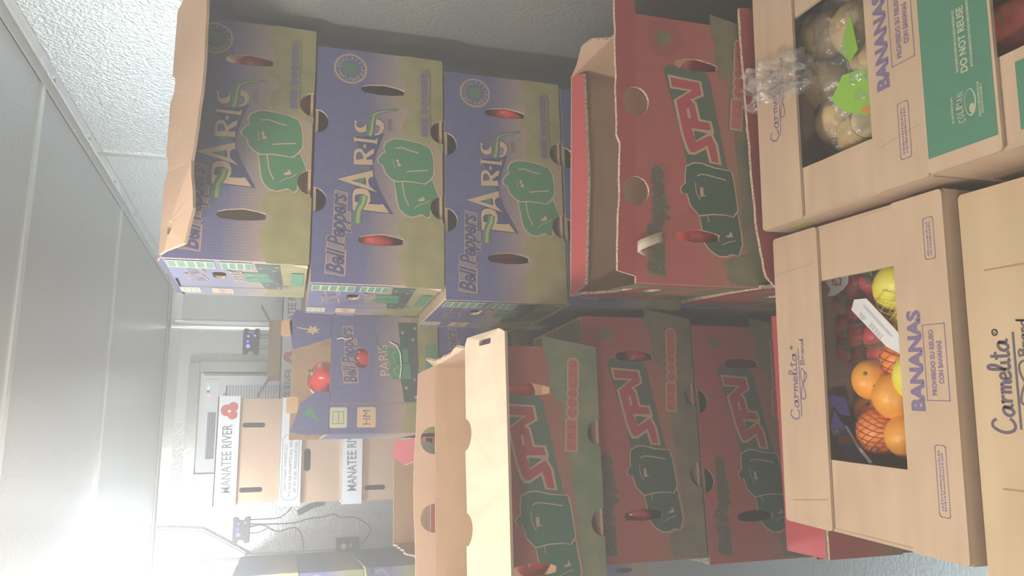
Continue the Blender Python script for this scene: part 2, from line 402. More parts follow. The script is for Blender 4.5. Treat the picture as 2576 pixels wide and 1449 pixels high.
def seal(art, c, r, mat, inner):
    art.poly([circle(c, r*.90, 36)], mat, [circle(c, r*.84, 36)])
    for k in range(44):
        a = 2*math.pi*k/44; b_ = a+.07
        art.poly([[(c[0]+r*.9*math.cos(a-.05), c[1]+r*.9*math.sin(a-.05)), (c[0]+r*.9*math.cos(a+.05), c[1]+r*.9*math.sin(a+.05)), (c[0]+r*1.02*math.cos(b_), c[1]+r*1.02*math.sin(b_))]], mat); art.n -= 1
    word = 'QUALITY\u00b7PREMIUM\u00b7'
    for k, ch in enumerate(word):
        a = rad(84-k*360/len(word)); t = Vector((math.sin(a), -math.cos(a))); o = Vector(c)+Vector((math.cos(a), math.sin(a)))*r*.56
        wd = {'I': .05, '\u00b7': .07, 'M': .24, 'L': .15}.get(ch, .19)*r
        if ch == '\u00b7': art.poly([circle(o+Vector((math.cos(a), math.sin(a)))*r*.11, r*.05, 8)], mat)
        else: art.text(ch, o-t*wd/2, o+t*wd/2, r*.23, mat)
        art.n -= 1
    art.poly([[(c[0]+x*r, c[1]+y*r) for x, y in ((-.3, .42), (.05, .46), (.34, .36), (.40, .0), (.30, -.36), (-.02, -.42), (-.28, -.34), (-.40, .0))]], inner)
def outlined(art, txt, p0, p1, h, edge, ink, pad, shear=.25):
    """words on a die-cut patch of paler ink"""
    a, b_ = Vector(p0), Vector(p1); d = (b_-a).normalized(); k = Vector((-d.y, d.x)); L = (b_-a).length
    steps = [(-.02, -.16), (.30, -.16), (.31, -.02), (.52, -.02), (.53, -.36), (.78, -.36), (.79, -.10), (1.02, -.10), (1.05, .78), (.42, .82), (.40, 1.14), (.22, 1.16), (.0, 1.18)]
    q = [tuple(a+d*(u*L)+k*(v*h)) for u, v in steps]
    art.poly([q], edge)
    c = sum((Vector(p) for p in q), Vector((0, 0)))/len(q)
    q2 = [tuple(a+d*(u*L+(.0022 if u < .5 else -.0022))+k*(v*h+(.0022 if v < .3 else -.0022))) for u, v in steps]
    art.poly([q2], ink[0])
    art.text(txt, p0, p1, h*1.12, edge if ink[0] == 'patch' else ink[0], shear+.08, .065)
    art.text(txt, p0, p1, h*1.12, ink[1], shear+.08, .030)
def pills(art, p_end, p_start, W, H, hgt, edge, fill, ink):
    """PRE in one box, COOLED in a row of round bubbles"""
    def seg(u0, v0, u1, v1, n, round_):
        a, b_ = Vector((u0*W, v0*H)), Vector((u1*W, v1*H)); d = b_-a; L = d.length; d.normalize(); k = Vector((-d.y, d.x)); h = hgt
        to = lambda x, y: tuple(a+d*x+k*y)
        for g, m_ in ((.0030, edge), (0, fill)):
            if round_: shapes = [[to(x, y) for x, y in circle((L*(i+.5)/n, 0), L/n*.56+g, 18, ry=h/2+g)] for i in range(n)]+[[to(x, y) for x, y in rect(L*.5, -h*.46-g, L-.006, h*.46+g)]]
            else: shapes = [[to(x, y) for x, y in rect(-g, -h/2-g, L+g, h/2+g)]]
            art.poly(shapes, m_)
        return to, L, h
    to, L, h = seg(p_start[0], p_start[1], p_start[2], p_start[3], 3, False)
    for i, ch in enumerate('PRE'): art.text(ch, to(L*(i+.2)/3, -h*.33), to(L*(i+.8)/3, -h*.33), h*.66, ink); art.n -= 1
    to, L, h = seg(p_end[0], p_end[1], p_end[2], p_end[3], 6, True)
    for i, ch in enumerate('COOLED'): art.text(ch, to(L*(i+.22)/6, -h*.33), to(L*(i+.78)/6, -h*.33), h*.66, ink); art.n -= 1
def front_art(scheme, fr, W, H, holes, parent, swap={}):
    for part in ('printed_artwork', 'printed_seal', 'printed_words', 'printed_badge'):
        a = Art(fr, holes); a.n = {'printed_artwork': 0, 'printed_badge': 50}.get(part, 8)
        if scheme == 'blue':
            if part == 'printed_artwork': pen(a, ART_BLUE, W, H)
            elif part == 'printed_seal': seal(a, (.914*W, .742*H), .0365, 'cream', 'sealgreen')
            elif part == 'printed_words': outlined(a, 'Bell Peppers', (.035*W, .765*H), (.365*W, .752*H), .115*H, 'patch_edge', ('patch', 'navy'), .0022)
            else: pills(a, (.741, .148, .932, .150), (.640, .146, .728, .148), W, H, .0165, 'olive', 'pillblue', 'bluetext')
        else:
            if part == 'printed_artwork': pen(a, ART_RED, W, H, swap)
            elif part == 'printed_seal': seal(a, (.922*W, .785*H), .0345, 'red_seal', 'mossy')
            elif part == 'printed_words': outlined(a, 'Bell Peppers', (.030*W, .795*H), (.425*W, .800*H), .105*H, 'patch_edge_red', ('patch_red', 'ink_red'), .0022)
            else: pills(a, (.726, .215, .950, .190), (.603, .235, .716, .222), W, H, .021, 'cream', 'pillred', 'redtext')
        a.build(part, parent)
flat('patch_edge_red', (.29, .15, .10), .6); flat('patch_red', (.145, .10, .065), .6); flat('ink_red', (.085, .075, .05), .6)
flat('red_seal', (.33, .075, .06), .6)
def end_art(scheme, fr, D, H, holes, parent, full=True):
    a = Art(fr, holes); S = lambda P: [(u*D, v*H) for u, v in P]
    if scheme == 'blue':
        a.poly([S([(.25, .0), (1, .0), (1, .26), (.25, .30)])], 'olive'); a.poly([S([(.0, .0), (.25, .0), (.25, .30), (.0, .34)])], 'olive')
        a.line(S([(.25, 1), (.25, .24)]), .003, 'brown'); a.line(S([(.25, .24), (.04, .02)]), .002, 'brown')
        for v0, v1, tx in ((.84, .995, ''), (.58, .75, 'HM')):
            a.poly([rrect(.05*D, v0*H, .22*D, v1*H, .005)], 'paleprint' if not tx else 'cream')
            if tx: a.text(tx, (.075*D, (v0+.05)*H), (.195*D, (v0+.05)*H), .07*H, 'violet_dark')
            else: a.line_closed(S(rect(.085, v0+.03, .185, v1-.03)), .0016, 'printgreen'); a.line(S([(.085, .915), (.185, .915)]), .0016, 'printgreen')
        outlined(a, 'Bell Peppers', (.43*D, .755*H), (.90*D, .815*H), .105*H, 'patch_edge', ('patch', 'navy'), .0016)
        a.poly([S([(.26, .18), (.95, .20), (.95, .38), (.75, .36), (.60, .40), (.40, .34), (.26, .32)])], 'leaf')
        for q in ([(.60, .28), (.72, .29), (.72, .47), (.66, .50), (.60, .46)], [(.46, .25), (.585, .27), (.59, .44), (.52, .47), (.455, .43)]): a.poly([S(q)], 'pepper')
        a.line(S([(.61, .40), (.66, .44), (.70, .40)]), .0012, 'cream'); a.line(S([(.48, .38), (.53, .42), (.57, .37)]), .0012, 'cream')
        for u, v in ((.30, .21), (.38, .30), (.45, .22), (.80, .24), (.86, .34), (.90, .22)): a.poly([[(u*D+.006*math.cos(k*math.pi/5)*(1 if k % 2 else .4), v*H+.006*math.sin(k*math.pi/5)*(1 if k % 2 else .4)) for k in range(10)]], 'cream')
        a.text('PARIS', (.49*D, .455*H), (.755*D, .485*H), .09*H, 'cream')
        a.line(S([(.70, .47), (.74, .56), (.84, .60)]), .0035, 'green')
        a.text('PRE COOLED', (.43*D, .175*H), (.76*D, .195*H), .05*H, 'violet_dark')
        a.text('1 1/9', (.275*D, .115*H), (.365*D, .125*H), .055*H, 'violet_dark')
        a.poly([rrect(.385*D, .02*H, .755*D, .115*H, .003)], 'printgreen')
        for v0, n in ((.80, 5), (.47, 4)): # ruled green tally boxes by the front edge
            pass
    elif full:
        a.poly([S([(.0, .0), (1, .0), (1, .22), (.7, .32), (.35, .20), (.0, .30)])], 'mossy')
        a.poly([S([(.55, .98), (.95, .98), (.95, .70), (.80, .78)])], 'mossy')
        a.poly([S([(.25, .60), (.60, .72), (.92, .50), (.90, .36), (.60, .52), (.30, .44)])], 'mossy')
        a.line(S([(.06, .66), (.5, .80), (.96, .62)]), .006, 'brown'); a.line(S([(.1, .38), (.5, .46), (.95, .30)]), .005, 'cream')
        a.line(S([(.25, 1), (.25, .05)]), .003, 'brown')
    return a.build('printed_artwork', parent)
def tally(fr, D, H, holes, parent):
    """two ruled rows of green boxes beside the front corner of an end panel"""
    a = Art(fr, holes, .0012)
    for v0, v1, n in ((.66, .985, 5), (.40, .62, 4)):
        a.poly([rect(.80*D, v0*H, .975*D, v1*H)], 'paleprint')
        for k in range(n):
            h = (v1-v0)/n; a.poly([rect(.815*D, (v0+h*(k+.1))*H, .955*D, (v0+h*(k+.9))*H)], 'printgreen'); a.n -= 1
    a.build('printed_boxes', parent)
    a = Art(fr, holes, .0014); r = random.Random(int(fr.O.y*1e4)+int(D*1e5))
    a.poly([jag([(.99*D, .0), (.99*D, .115*H), (.955*D, .085*H), (.93*D, .03*H), (.90*D, .0), (.99*D, .0)], .0015, .006, r)], 'kraft_pale')
    a.build('scuffed_corner', parent)
T_ = .0055
def carton(label, loc, yaw=0, W=.51, D=.33, H=.266, scheme='blue', group=None, top='closed', front=True, left=True, end_front=False,
           front_holes=None, front_outline=None, left_outline=None, left_holes=None, name='pepper_carton', notch_top=True, swap={}):
    """a carton standing with its front-left-bottom corner at loc; front faces -y, left end faces -x"""
    root = thing(name, label, 'box', loc, yaw, group)
    pm = 'blue_print' if scheme == 'blue' else 'red_print'
    F = {'front': (Frame((0, 0, 0), (1, 0, 0), (0, 0, 1), (0, -1, 0)), W), 'left': (Frame((0, D-T_, 0), (0, -1, 0), (0, 0, 1), (-1, 0, 0)), D-2*T_),
         'right': (Frame((W, T_, 0), (0, 1, 0), (0, 0, 1), (1, 0, 0)), D-2*T_), 'back': (Frame((W, D, 0), (-1, 0, 0), (0, 0, 1), (0, 1, 0)), W)}
    z0, z1 = (.315, .66) if scheme == 'blue' else (.375, .71)
    hs = [slot_hole(.181, W, H, z0, z1), slot_hole(.832, W, H, z0, z1)]+notches(W, H, notch_top) if front_holes is None else front_holes
    for k, (fr, wd) in F.items():
        m = M(); holes = []; out = rect(0, 0, wd, H)
        if k == 'front': holes = hs; out = front_outline or out
        if k == 'left':
            holes = left_holes if left_holes is not None else [rrect(.30*wd, .45*H, .30*wd+.018, .45*H+.06, .008)] if False else []
            if left_holes is None: holes = [rrect(.52*wd, .60*H, .70*wd, .70*H, .011)]
            out = left_outline or out
        slab(m, fr, out, holes, T_, (pm, 'kraft', 'fluted_edge'), (wd, H))
        m.build({'front': 'front_panel', 'back': 'back_panel'}.get(k, 'end_panel'), root)
        if k == 'front' and front: front_art(scheme, fr, W, H, hs, root, swap)
        if k == 'left' and left:
            end_art(scheme, fr, wd, H, holes, root)
            if scheme == 'blue': tally(fr, wd, H, holes, root)
    m = M(); m.box((W/2, D/2, T_/2), (W-2*T_, D-2*T_, T_), 'kraft'); m.build('bottom_panel', root)
    if top == 'closed':
        for s in (0, 1):
            m = M(); m.box((W/2, D/4+s*D/2, H+T_/2-.0055), (W-2*T_-.001, D/2-T_-.001, T_), pm); m.build('top_flap', root)
    return root, F
def flap(root, fr, w0, w1, h, L, ang, mats, outline=None, name='top_flap', holes=(), t=T_, warp=None, label=None):
    m = M(); f2 = fr.flap(h, ang)
    slab(m, f2, outline or rect(w0, 0, w1, L), holes, t, mats, (w1, L), warp)
    o = m.build(name, root, label); return o, f2
def pepper(label, loc, r, rot=(0, 0, 0), color='pepper_red', group=None):
    t = thing('bell_pepper', label, 'pepper', loc, 0, group); t.rotation_euler = rot
    m = M(); rows = []
    for i in range(15):
        th = math.pi*i/14; row = []
        for k in range(26):
            ph = 2*math.pi*k/26
            lob = 1+.10*math.cos(4*ph)*math.sin(th)**.7-.16*math.exp(-((th)/.35)**2)-.10*math.exp(-((th-math.pi)/.4)**2)*(1-.6*math.cos(4*ph))
            x = r*lob*math.sin(th)**.82*(1-.07*math.cos(th)*-1); z = r*1.12*math.cos(th)*(1-.22*math.exp(-(th/.38)**2))
            row.append((x*math.cos(ph), x*math.sin(ph), z))
        rows.append(row)
    m.grid(rows, color, closed_v=True); o = m.build('flesh', t); weld(o)
    m = M(); m.tube([(0, 0, r*.80), (.002, 0, r*1.0), (.006, .002, r*1.16)], [r*.20, r*.11, r*.13], 'stem_green'); m.build('stem', t)
    return t
m_, nt_, b_ = base('pepper_red', (.42, .022, .028), .18); b_.inputs['Coat Weight'].default_value = .4
m_, nt_, b_ = base('pepper_bright', (.62, .035, .045), .15); b_.inputs['Coat Weight'].default_value = .5
flat('stem_green', (.20, .32, .10), .5)
# ------------------------------------------------------------------ cold-room shell
def metal(name, c, rough, bs=.5, scale=95, var=.05, met=.75):
    m, nt, b = base(name, c, rough, met)
    v = coords(nt, 'Object')
    n2 = noise_node(nt, v, 1.6, 4)
    nt.links.new(ramp(nt, n2, [(.25, tuple(k*(1-var) for k in c)), (.75, tuple(k*(1+var) for k in c))]), b.inputs['Base Color'])
    bump(nt, b, noise_node(nt, v, scale, 2, .6), bs, .0035)
    return m
metal('wall_metal', (.64, .69, .68), .42, .8, 110)
metal('back_wall_metal', (.66, .70, .70), .27, .6, 110, met=.4)
metal('ceiling_metal', (.46, .49, .51), .28, .3)
metal('floor_metal', (.40, .44, .43), .42, .3)
metal('trim_metal', (.74, .78, .78), .22, .10, 30)
XR, XL, YB, YF, ZF, ZC = .93, -1.55, 4.2, -1.7, -.045, 2.205
def wall(name, c, d, mat='wall_metal'):
    m = M(); m.box(c, d, mat); return struct(m, name)
wall('floor', ((XL+XR)/2, (YB+YF)/2, ZF-.03), (XR-XL+.2, YB-YF+.2, .06), 'floor_metal')
wall('ceiling', ((XL+XR)/2, (YB+YF)/2, ZC+.03), (XR-XL+.2, YB-YF+.2, .06), 'ceiling_metal')
wall('wall_right', (XR+.03, (YB+YF)/2, (ZC+ZF)/2), (.06, YB-YF+.2, ZC-ZF))
wall('wall_left', (XL-.03, (YB+YF)/2, (ZC+ZF)/2), (.06, YB-YF+.2, ZC-ZF), 'back_wall_metal')
wall('wall_back', ((XL+XR)/2, YB+.03, (ZC+ZF)/2), (XR-XL, .06, ZC-ZF), 'back_wall_metal')
wall('wall_front', ((XL+XR)/2, YF-.03, (ZC+ZF)/2), (XR-XL, .06, ZC-ZF), 'back_wall_metal')
k = [0]
def trim(c, d, bend=0):
    k[0] += 1; m = M(); x, y, z = d
    m.box(c, d, 'trim_metal'); o = struct(m, 'trim_%d' % k[0]); mod = o.modifiers.new('soft', 'BEVEL'); mod.width = min(d)*.45; mod.segments = 2; return o
def angle_strip(c1, c2, dirs, s=.035):
    """a folded strip covering an inside corner"""
    k[0] += 1; m = M(); a, b_ = Vector(dirs[0]), Vector(dirs[1]); p, q = Vector(c1), Vector(c2)
    prof = [a*s+b_*.0015, a*s+b_*.003, a*.010+b_*.005, a*.005+b_*.010, a*.003+b_*s, a*.0015+b_*s]
    m.grid([[p+o for o in prof], [q+o for o in prof]], 'trim_metal', smooth=False)
    return struct(m, 'trim_%d' % k[0])
for x in (.706, -.492):                                   # half-round cover strips on the back wall joints
    k[0] += 1; m = M()
    m.grid([[(x+.027*math.cos(a), YB-.014*math.sin(a), z) for a in (math.pi*i/10 for i in range(11))] for z in (-.04, 1.0, 2.19)], 'trim_metal'); struct(m, 'trim_%d' % k[0])
trim((XR-.003, 2.41, 1.08), (.006, .030, 2.24)); trim((XR-.003, 1.2, 1.08), (.006, .030, 2.24))
for y in (1.915, 2.866, .7): trim(((XL+XR)/2, y, ZC-.0025), (XR-XL, .026, .005))
angle_strip((XR, YF, ZC), (XR, YB, ZC), ((-1, 0, 0), (0, 0, -1)), .030)
angle_strip((XL, YB, ZC), (XR, YB, ZC), ((0, -1, 0), (0, 0, -1)), .06)
angle_strip((XR, YB, ZF), (XR, YB, ZC), ((-1, 0, 0), (0, -1, 0)))
# rivets along the corner strip
fl = M()
for i in range(16):
    y = YF+.3+i*.36
    for c, d in (((XR-.018, y, ZC-.006), 'z'), ((XR-.006, y+.1, ZC-.018), 'x')):
        fl.lathe(c, [(0, -.003), (.005, -.001), (.006, .003)], 'trim_metal', 10)
o = struct(fl, 'trim_rivets')
# ceiling lamps, and an added fill globe
m_, nt_, b_ = base('lamp_glow', (1, 1, 1)); b_.inputs['Emission Color'].default_value = (.88, .95, 1, 1); b_.inputs['Emission Strength'].default_value = BACK_GLOW
m_, nt_, b_ = base('lamp_glow_warm', (1, 1, 1)); b_.inputs['Emission Color'].default_value = (1, .90, .78, 1); b_.inputs['Emission Strength'].default_value = NEAR_GLOW
m_, nt_, b_ = base('lamp_glow_fill', (1, 1, 1)); b_.inputs['Emission Color'].default_value = (1, .95, .90, 1); b_.inputs['Emission Strength'].default_value = FILL_GLOW
flat('white_plastic', (.72, .74, .75), .4); flat('grey_plastic', (.34, .36, .38), .45); flat('dark_plastic', (.035, .045, .07), .45); flat('dark_slot', (.05, .055, .06), .6)
def ceiling_lamp(loc, label, gm, r):
    t = thing('ceiling_lamp', label, 'lamp', (loc[0], loc[1], ZC))
    m = M(); m.lathe((0, 0, 0), [(.0, 0), (.085, 0), (.085, -.018), (.06, -.030), (.045, -.034), (.0, -.034)], 'white_plastic', 28); m.build('lamp_base', t)
    drop = ZC-.11-loc[2]
    if drop > .02: m = M(); m.tube([(0, 0, -.03), (0, 0, -.04-drop)], .008, 'white_plastic', 8); m.build('stem', t)
    else: drop = 0
    m = M(); m.lathe((0, 0, 0), [(q, h-drop) for q, h in ((.034, -.034), (.060, -.060), (.072, -.100), (.066, -.140), (.045, -.170), (.018, -.184), (.0, -.186))], gm, 28); o = m.build('globe', t)
    o.visible_shadow = True
    return t
ceiling_lamp(LAMP_BACK, 'glaring white globe lamp on the ceiling before the back wall', 'lamp_glow', .07)
ceiling_lamp(LAMP_NEAR, 'warm white globe lamp on the ceiling above the fruit cartons', 'lamp_glow_warm', .07)
ceiling_lamp(LAMP_FILL, 'added fill globe on the ceiling behind the camera', 'lamp_glow_fill', .07)
# ------------------------------------------------------------------ right stack of blue pepper cartons
HB = .2715
def zrow(n): return ZF+n*HB
KINK = ('kraft', 'kraft', 'fluted_edge')
# (x of the front-left corner, depth row, label)
A_ROWS = [(6, .379, 'top blue carton of the right stack, its kraft flap drooping over the front'),
          (5, .342, 'blue pepper carton second from the top of the right stack'),
          (4, .316, 'blue pepper carton third from the top of the right stack'),
          (3, .312, 'blue pepper carton showing a strip behind the open red carton'),
          (2, .318, 'blue carton low in the right stack, behind the red cartons'),
          (1, .315, 'blue carton second from the floor in the right stack'),
          (0, .318, 'blue carton on the floor under the right stack')]
GA = 'blue pepper cartons in the right stack'
for n, x, lab in A_ROWS:
    vis = n >= 3
    W = {6: .509, 5: .513, 4: .516}.get(n, .51)
    root, F = carton(lab, (x, 1.5, zrow(n)), 0, W, .33, HB-.0055, 'blue', GA, top='open' if n == 6 else 'closed', front=vis, left=vis)
    if n == 6:
        fr = F['front'][0]
        def droop(u, v): return -.020*math.sin(max(0, v)*14)*(.5+.8*(1-u/W)**2)
        edge = [(0.004, 0)]+[(W+.004, 0), (W+.028, .10)]+jag([(W+.022, .150), (W*.6, .163), (W*.28, .152), (.05, .172), (-.012, .160)], .0018, .03, RND)+[(-.012, .09)]
        flap(root, fr, 0, W, HB-.0055, .16, 120, ('blue_flap', 'kraft_tan', 'board_edge'), outline=edge, holes=notches(W, 0, False, True)+[circle((.03, .10), .014, 9, ry=.010)], warp=droop, label='kraft inside of the drooping front flap')
        flap(root, F['back'][0], 0, W, HB-.0055, .16, -91, ('blue_flap', 'kraft', 'board_edge'))
        flap(root, F['left'][0], 0, .319, HB-.0055, .03, 20, ('blue_flap', 'kraft', 'fluted_edge'), outline=jag([(.0, 0), (.02, .012), (.15, .006), (.30, .010), (.319, 0)], .002, .02, RND))
# peppers that show through the hand holes
PEP = [('dark red pepper behind the right hand hole of the top blue carton', (.805, 1.562, zrow(6)+.118), .043, 'pepper_red'),
       ('white topped red pepper in the lower vent of the top blue carton', (.738, 1.556, zrow(6)+.044), .040, 'pepper_red'),
       ('bright red pepper behind the left hand hole of the second blue carton', (.437, 1.549, zrow(5)+.137), .045, 'pepper_bright'),
       ('dark red pepper in the lower right vent of the second blue carton', (.685, 1.560, zrow(5)+.048), .044, 'pepper_red'),
       ('dark red pepper in the lower left vent of the second blue carton', (.520, 1.562, zrow(5)+.048), .044, 'pepper_red'),
       ('red pepper behind the right hand hole of the third blue carton', (.745, 1.549, zrow(4)+.115), .043, 'pepper_bright'),
       ('dull red pepper behind the left hand hole of the third blue carton', (.410, 1.572, zrow(4)+.13), .046, 'pepper_red'),
       ('dark red pepper in the lower right vent of the third blue carton', (.655, 1.560, zrow(4)+.048), .044, 'pepper_red'),
       ('dark red pepper in the lower left vent of the third blue carton', (.490, 1.560, zrow(4)+.048), .044, 'pepper_red')]
GP = 'red peppers showing through carton holes'
for lab, loc, r, c in PEP: pepper(lab, loc, r, (RND.uniform(-.5, .5), RND.uniform(-.4, .4), RND.uniform(0, 6)), c, GP)

# ------------------------------------------------------------------ red cartons in front of the right stack
RY = -rad(7.5)
def at_yaw(o, yaw, u, v): return (o[0]+u*math.cos(yaw)-v*math.sin(yaw), o[1]+u*math.sin(yaw)+v*math.cos(yaw))
R1 = (.287, 1.165); RW = .487; HR = .265
GR = 'red pepper cartons in front of the right stack'
z1 = 1.040-HR
left_out = [(0, 0), (.309, 0), (.309, HR-.004)]+jag([(.300, HR-.008), (.24, HR-.03), (.20, HR-.046), (.12, HR-.045), (.07, HR-.028), (.05, HR-.004)], .004, .012, RND)+[(0, HR-.01)]
root, F = carton('open red pepper carton on top, torn at its left corner', (*R1, z1), RY, RW, .32, HR, 'red', GR, top='open', left_outline=left_out)
# front flap folded straight up, mostly torn away
fo = [(.012, 0), (RW+.02, 0), (RW+.055, .030)]+jag([(RW+.05, .041), (.26, .037), (.245, .030), (.02, .036)], .0012, .02, RND)
flap(root, F['front'][0], 0, RW, HR, .04, 4, ('red_print_top', 'kraft', 'fluted_edge'), outline=fo, holes=[circle((u*RW, 0), VR, 18) for u in VENT], t=.0065, label='torn off front flap with its flutes showing')
bo = [(0, 0), (RW, 0)]+jag([(RW-.02, .072), (RW*.5, .085), (.015, .060)], .0012, .02, RND)
flap(root, F['back'][0], 0, RW, HR, .12, -94, ('red_lit_and_ink', 'kraft', 'fluted_edge'), outline=bo, t=.0065, label='back flap leaning inwards, painted a lit pink')  # light on this flap is put into its brighter red
flap(root, F['right'][0], 0, .31, HR, .07, 12, ('red_print_top', 'kraft_tan', 'fluted_edge'), outline=[(.10, 0), (.309, 0), (.25, .012), (.17, .034), (.13, .03)])
m = M(); m.grid([[F['front'][0].p(.058+a*.018+dx, HR+.0+h, n+.002) for a in (0, 1)] for h, n, dx in ((-.012, .0085, -.012), (.004, .012, -.006), (.002, .020, -.003), (-.012, .024, .003), (-.030, .022, .010), (-.041, .018, .013))], 'kraft_pale', smooth=True)
o = m.build('torn_strip', root, 'pale torn strip of board hanging over the front'); md = o.modifiers.new('t', 'SOLIDIFY'); md.thickness = .004
# second red carton, flaps still standing round the foot of the first
R2 = (.283, 1.141); z2 = z1-HR-.002
root, F = carton('red pepper carton under the open one, flaps standing up around it', (*R2, z2), rad(-6.4), .505, .345, HR, 'red', GR, top='open', left=True)
fo = [(0, 0), (.505, 0), (.525, .040)]+jag([(.522, .062), (.40, .056), (.24, .047), (.10, .036), (.02, .020)], .0012, .015, RND)
flap(root, F['front'][0], 0, .505, HR, .06, 2, ('red_print_top', 'kraft', 'fluted_edge'), outline=fo, t=.0065, holes=[circle((u*.505, 0), VR*.9, 18) for u in VENT])
flap(root, F['left'][0], 0, .334, HR, .06, 3, ('red_print_top', 'kraft', 'fluted_edge'), outline=[(0, 0), (.334, 0)]+jag([(.328, .022), (.22, .026), (.10, .016), (.01, .006)], .002, .012, RND), t=.0065)
for i, lab in ((1, 'red carton low in the near right stack, behind a banana carton'), (0, 'red carton on the floor at the foot of the near right stack')):
    carton(lab, (.290, 1.145, ZF+i*.274), rad(-6), .50, .335, .268, 'red', GR, front=False, left=False)
pepper('red pepper with a green stem in the left hand hole of the open red carton', (*at_yaw(R1, RY, .101, .058), z1+.118), .043, (.25, -.1, .6), 'pepper_bright', GP)
pepper('red pepper low behind the right hand hole of the open red carton', (*at_yaw(R1, RY, .405, .06), z1+.100), .042, (.3, .2, 1), 'pepper_red', GP)

# ------------------------------------------------------------------ left stack of red cartons with an open one on top
HD = .266
GD = 'red pepper cartons in the left stack'
D_ROWS = [(3, -.222, .288, 'upper shaded red carton of the left stack, under the cream flap'), (2, -.236, .274, 'lower shaded red carton of the left stack, behind the banana carton'),
          (1, -.242, .27, 'red carton second from the floor in the left stack'), (0, -.24, .27, 'red carton on the floor under the left stack')]
for n, xl, xr, lab in D_ROWS:
    carton(lab, (xl, 1.49, ZF+n*HD), 0, xr-xl, .33, HD-.0055, 'red', GD, front=n > 0, left=n > 2)
cz = ZF+4*HD+.001; CW = .51; HC = .266
C1 = (-.302, 1.405)
root, F = carton('open red carton with a cream lit flap hanging over its front', (*C1, cz), 0, CW, .33, HC, 'red', GD, top='open', left=False, swap={'darkpepper': 'spv_pepper', 'darkgreen': 'spv_green', 'mossy': 'mossgreen'})
def sag(u, v): return -.010*math.sin(v*18)+.0012*math.sin(u*75+v*9)
fo = [(.0, 0), (CW, 0), (CW+.012, .012), (CW+.012, .135)]+[(CW+.004, .150), (CW*.5, .151), (0, .152)]+[(-.006, .01)]
flap(root, F['front'][0], 0, CW, HC, .152, 106, ('red_print_top', 'kraft_pale', 'board_edge'), outline=fo, holes=[circle((u*CW, 0), .029, 20) for u in VENT]+[rrect(CW-.012, .07, CW-.001, .11, .004)], warp=sag, label='wide cream inner face of the front flap')
flap(root, F['back'][0], 0, CW, HC, .05, -4, ('red_print_top', 'kraft_tan', 'fluted_edge'), outline=[(0, 0), (CW, 0)]+jag([(CW, .045), (CW*.5, .05), (.02, .04)], .001, .03, RND), holes=[circle((u*CW, .004), .031, 20) for u in VENT])
flap(root, F['right'][0], 0, .319, HC, .035, 30, ('red_print_top', 'kraft_tan', 'fluted_edge'), outline=jag([(.01, 0), (.03, .012), (.12, .006), (.25, .010), (.29, .028), (.315, 0)], .002, .015, RND))
pepper('red pepper at the top of the right hand hole under the cream flap', (*at_yaw(C1, 0, .425, .055), cz+.165), .045, (.3, .2, .4), 'pepper_bright', GP)
pepper('glossy red pepper in the left hand hole under the cream flap', (*at_yaw(C1, 0, .103, .050), cz+.132), .034, (.6, .2, .4), 'pepper_bright', GP)
pepper('dark red pepper in the lower right vent of the carton with the cream flap', (*at_yaw(C1, 0, .345, .058), cz+.048), .042, (.3, .2, 2.4), 'pepper_red', GP)
pepper('dark red pepper in the lower left vent of the carton with the cream flap', (*at_yaw(C1, 0, .172, .058), cz+.048), .042, (.3, -.2, .9), 'pepper_red', GP)
pepper('red pepper behind the right hand hole of the upper shaded red carton', (.195, 1.548, ZF+3*HD+.118), .041, (.3, .2, .4), 'pepper_bright', GP)
pepper('bright red pepper behind the left hand hole of the upper shaded red carton', (-.135, 1.545, ZF+3*HD+.14), .038, (.3, .4, 2), 'pepper_bright', GP)
pepper('dark red pepper behind the right hand hole of the lower shaded red carton', (.185, 1.560, ZF+2*HD+.115), .043, (.3, .2, 3), 'pepper_red', GP)

# red cartons peeking out to the left of the banana carton
GK = 'red cartons behind the middle banana carton'
root, F = carton('red carton with its top painted a lit pink, left edge peeking out behind the banana carton', (-.205, 1.245, .475), rad(-3), .47, .125, .165, 'red', GK, top='open', left=False, front=False, front_holes=[])
m = M(); slab(m, Frame((0, .008, .1665), (1, 0, 0), (0, 1, 0), (0, 0, 1)), jag([(0, 0), (.47, 0), (.47, .117), (-.003, .117), (0, 0)], .0007, .02, RND), (), .005, ('red_lit_and_ink', 'kraft', 'board_edge')); m.build('top_flap', root)  # lit look of the top is part of its colour
root, F = carton('shadowed red carton on the floor behind the middle banana carton', (-.185, 1.265, ZF), rad(-3), .43, .17, .515, 'red', GK, left=False, front=False, front_holes=[])
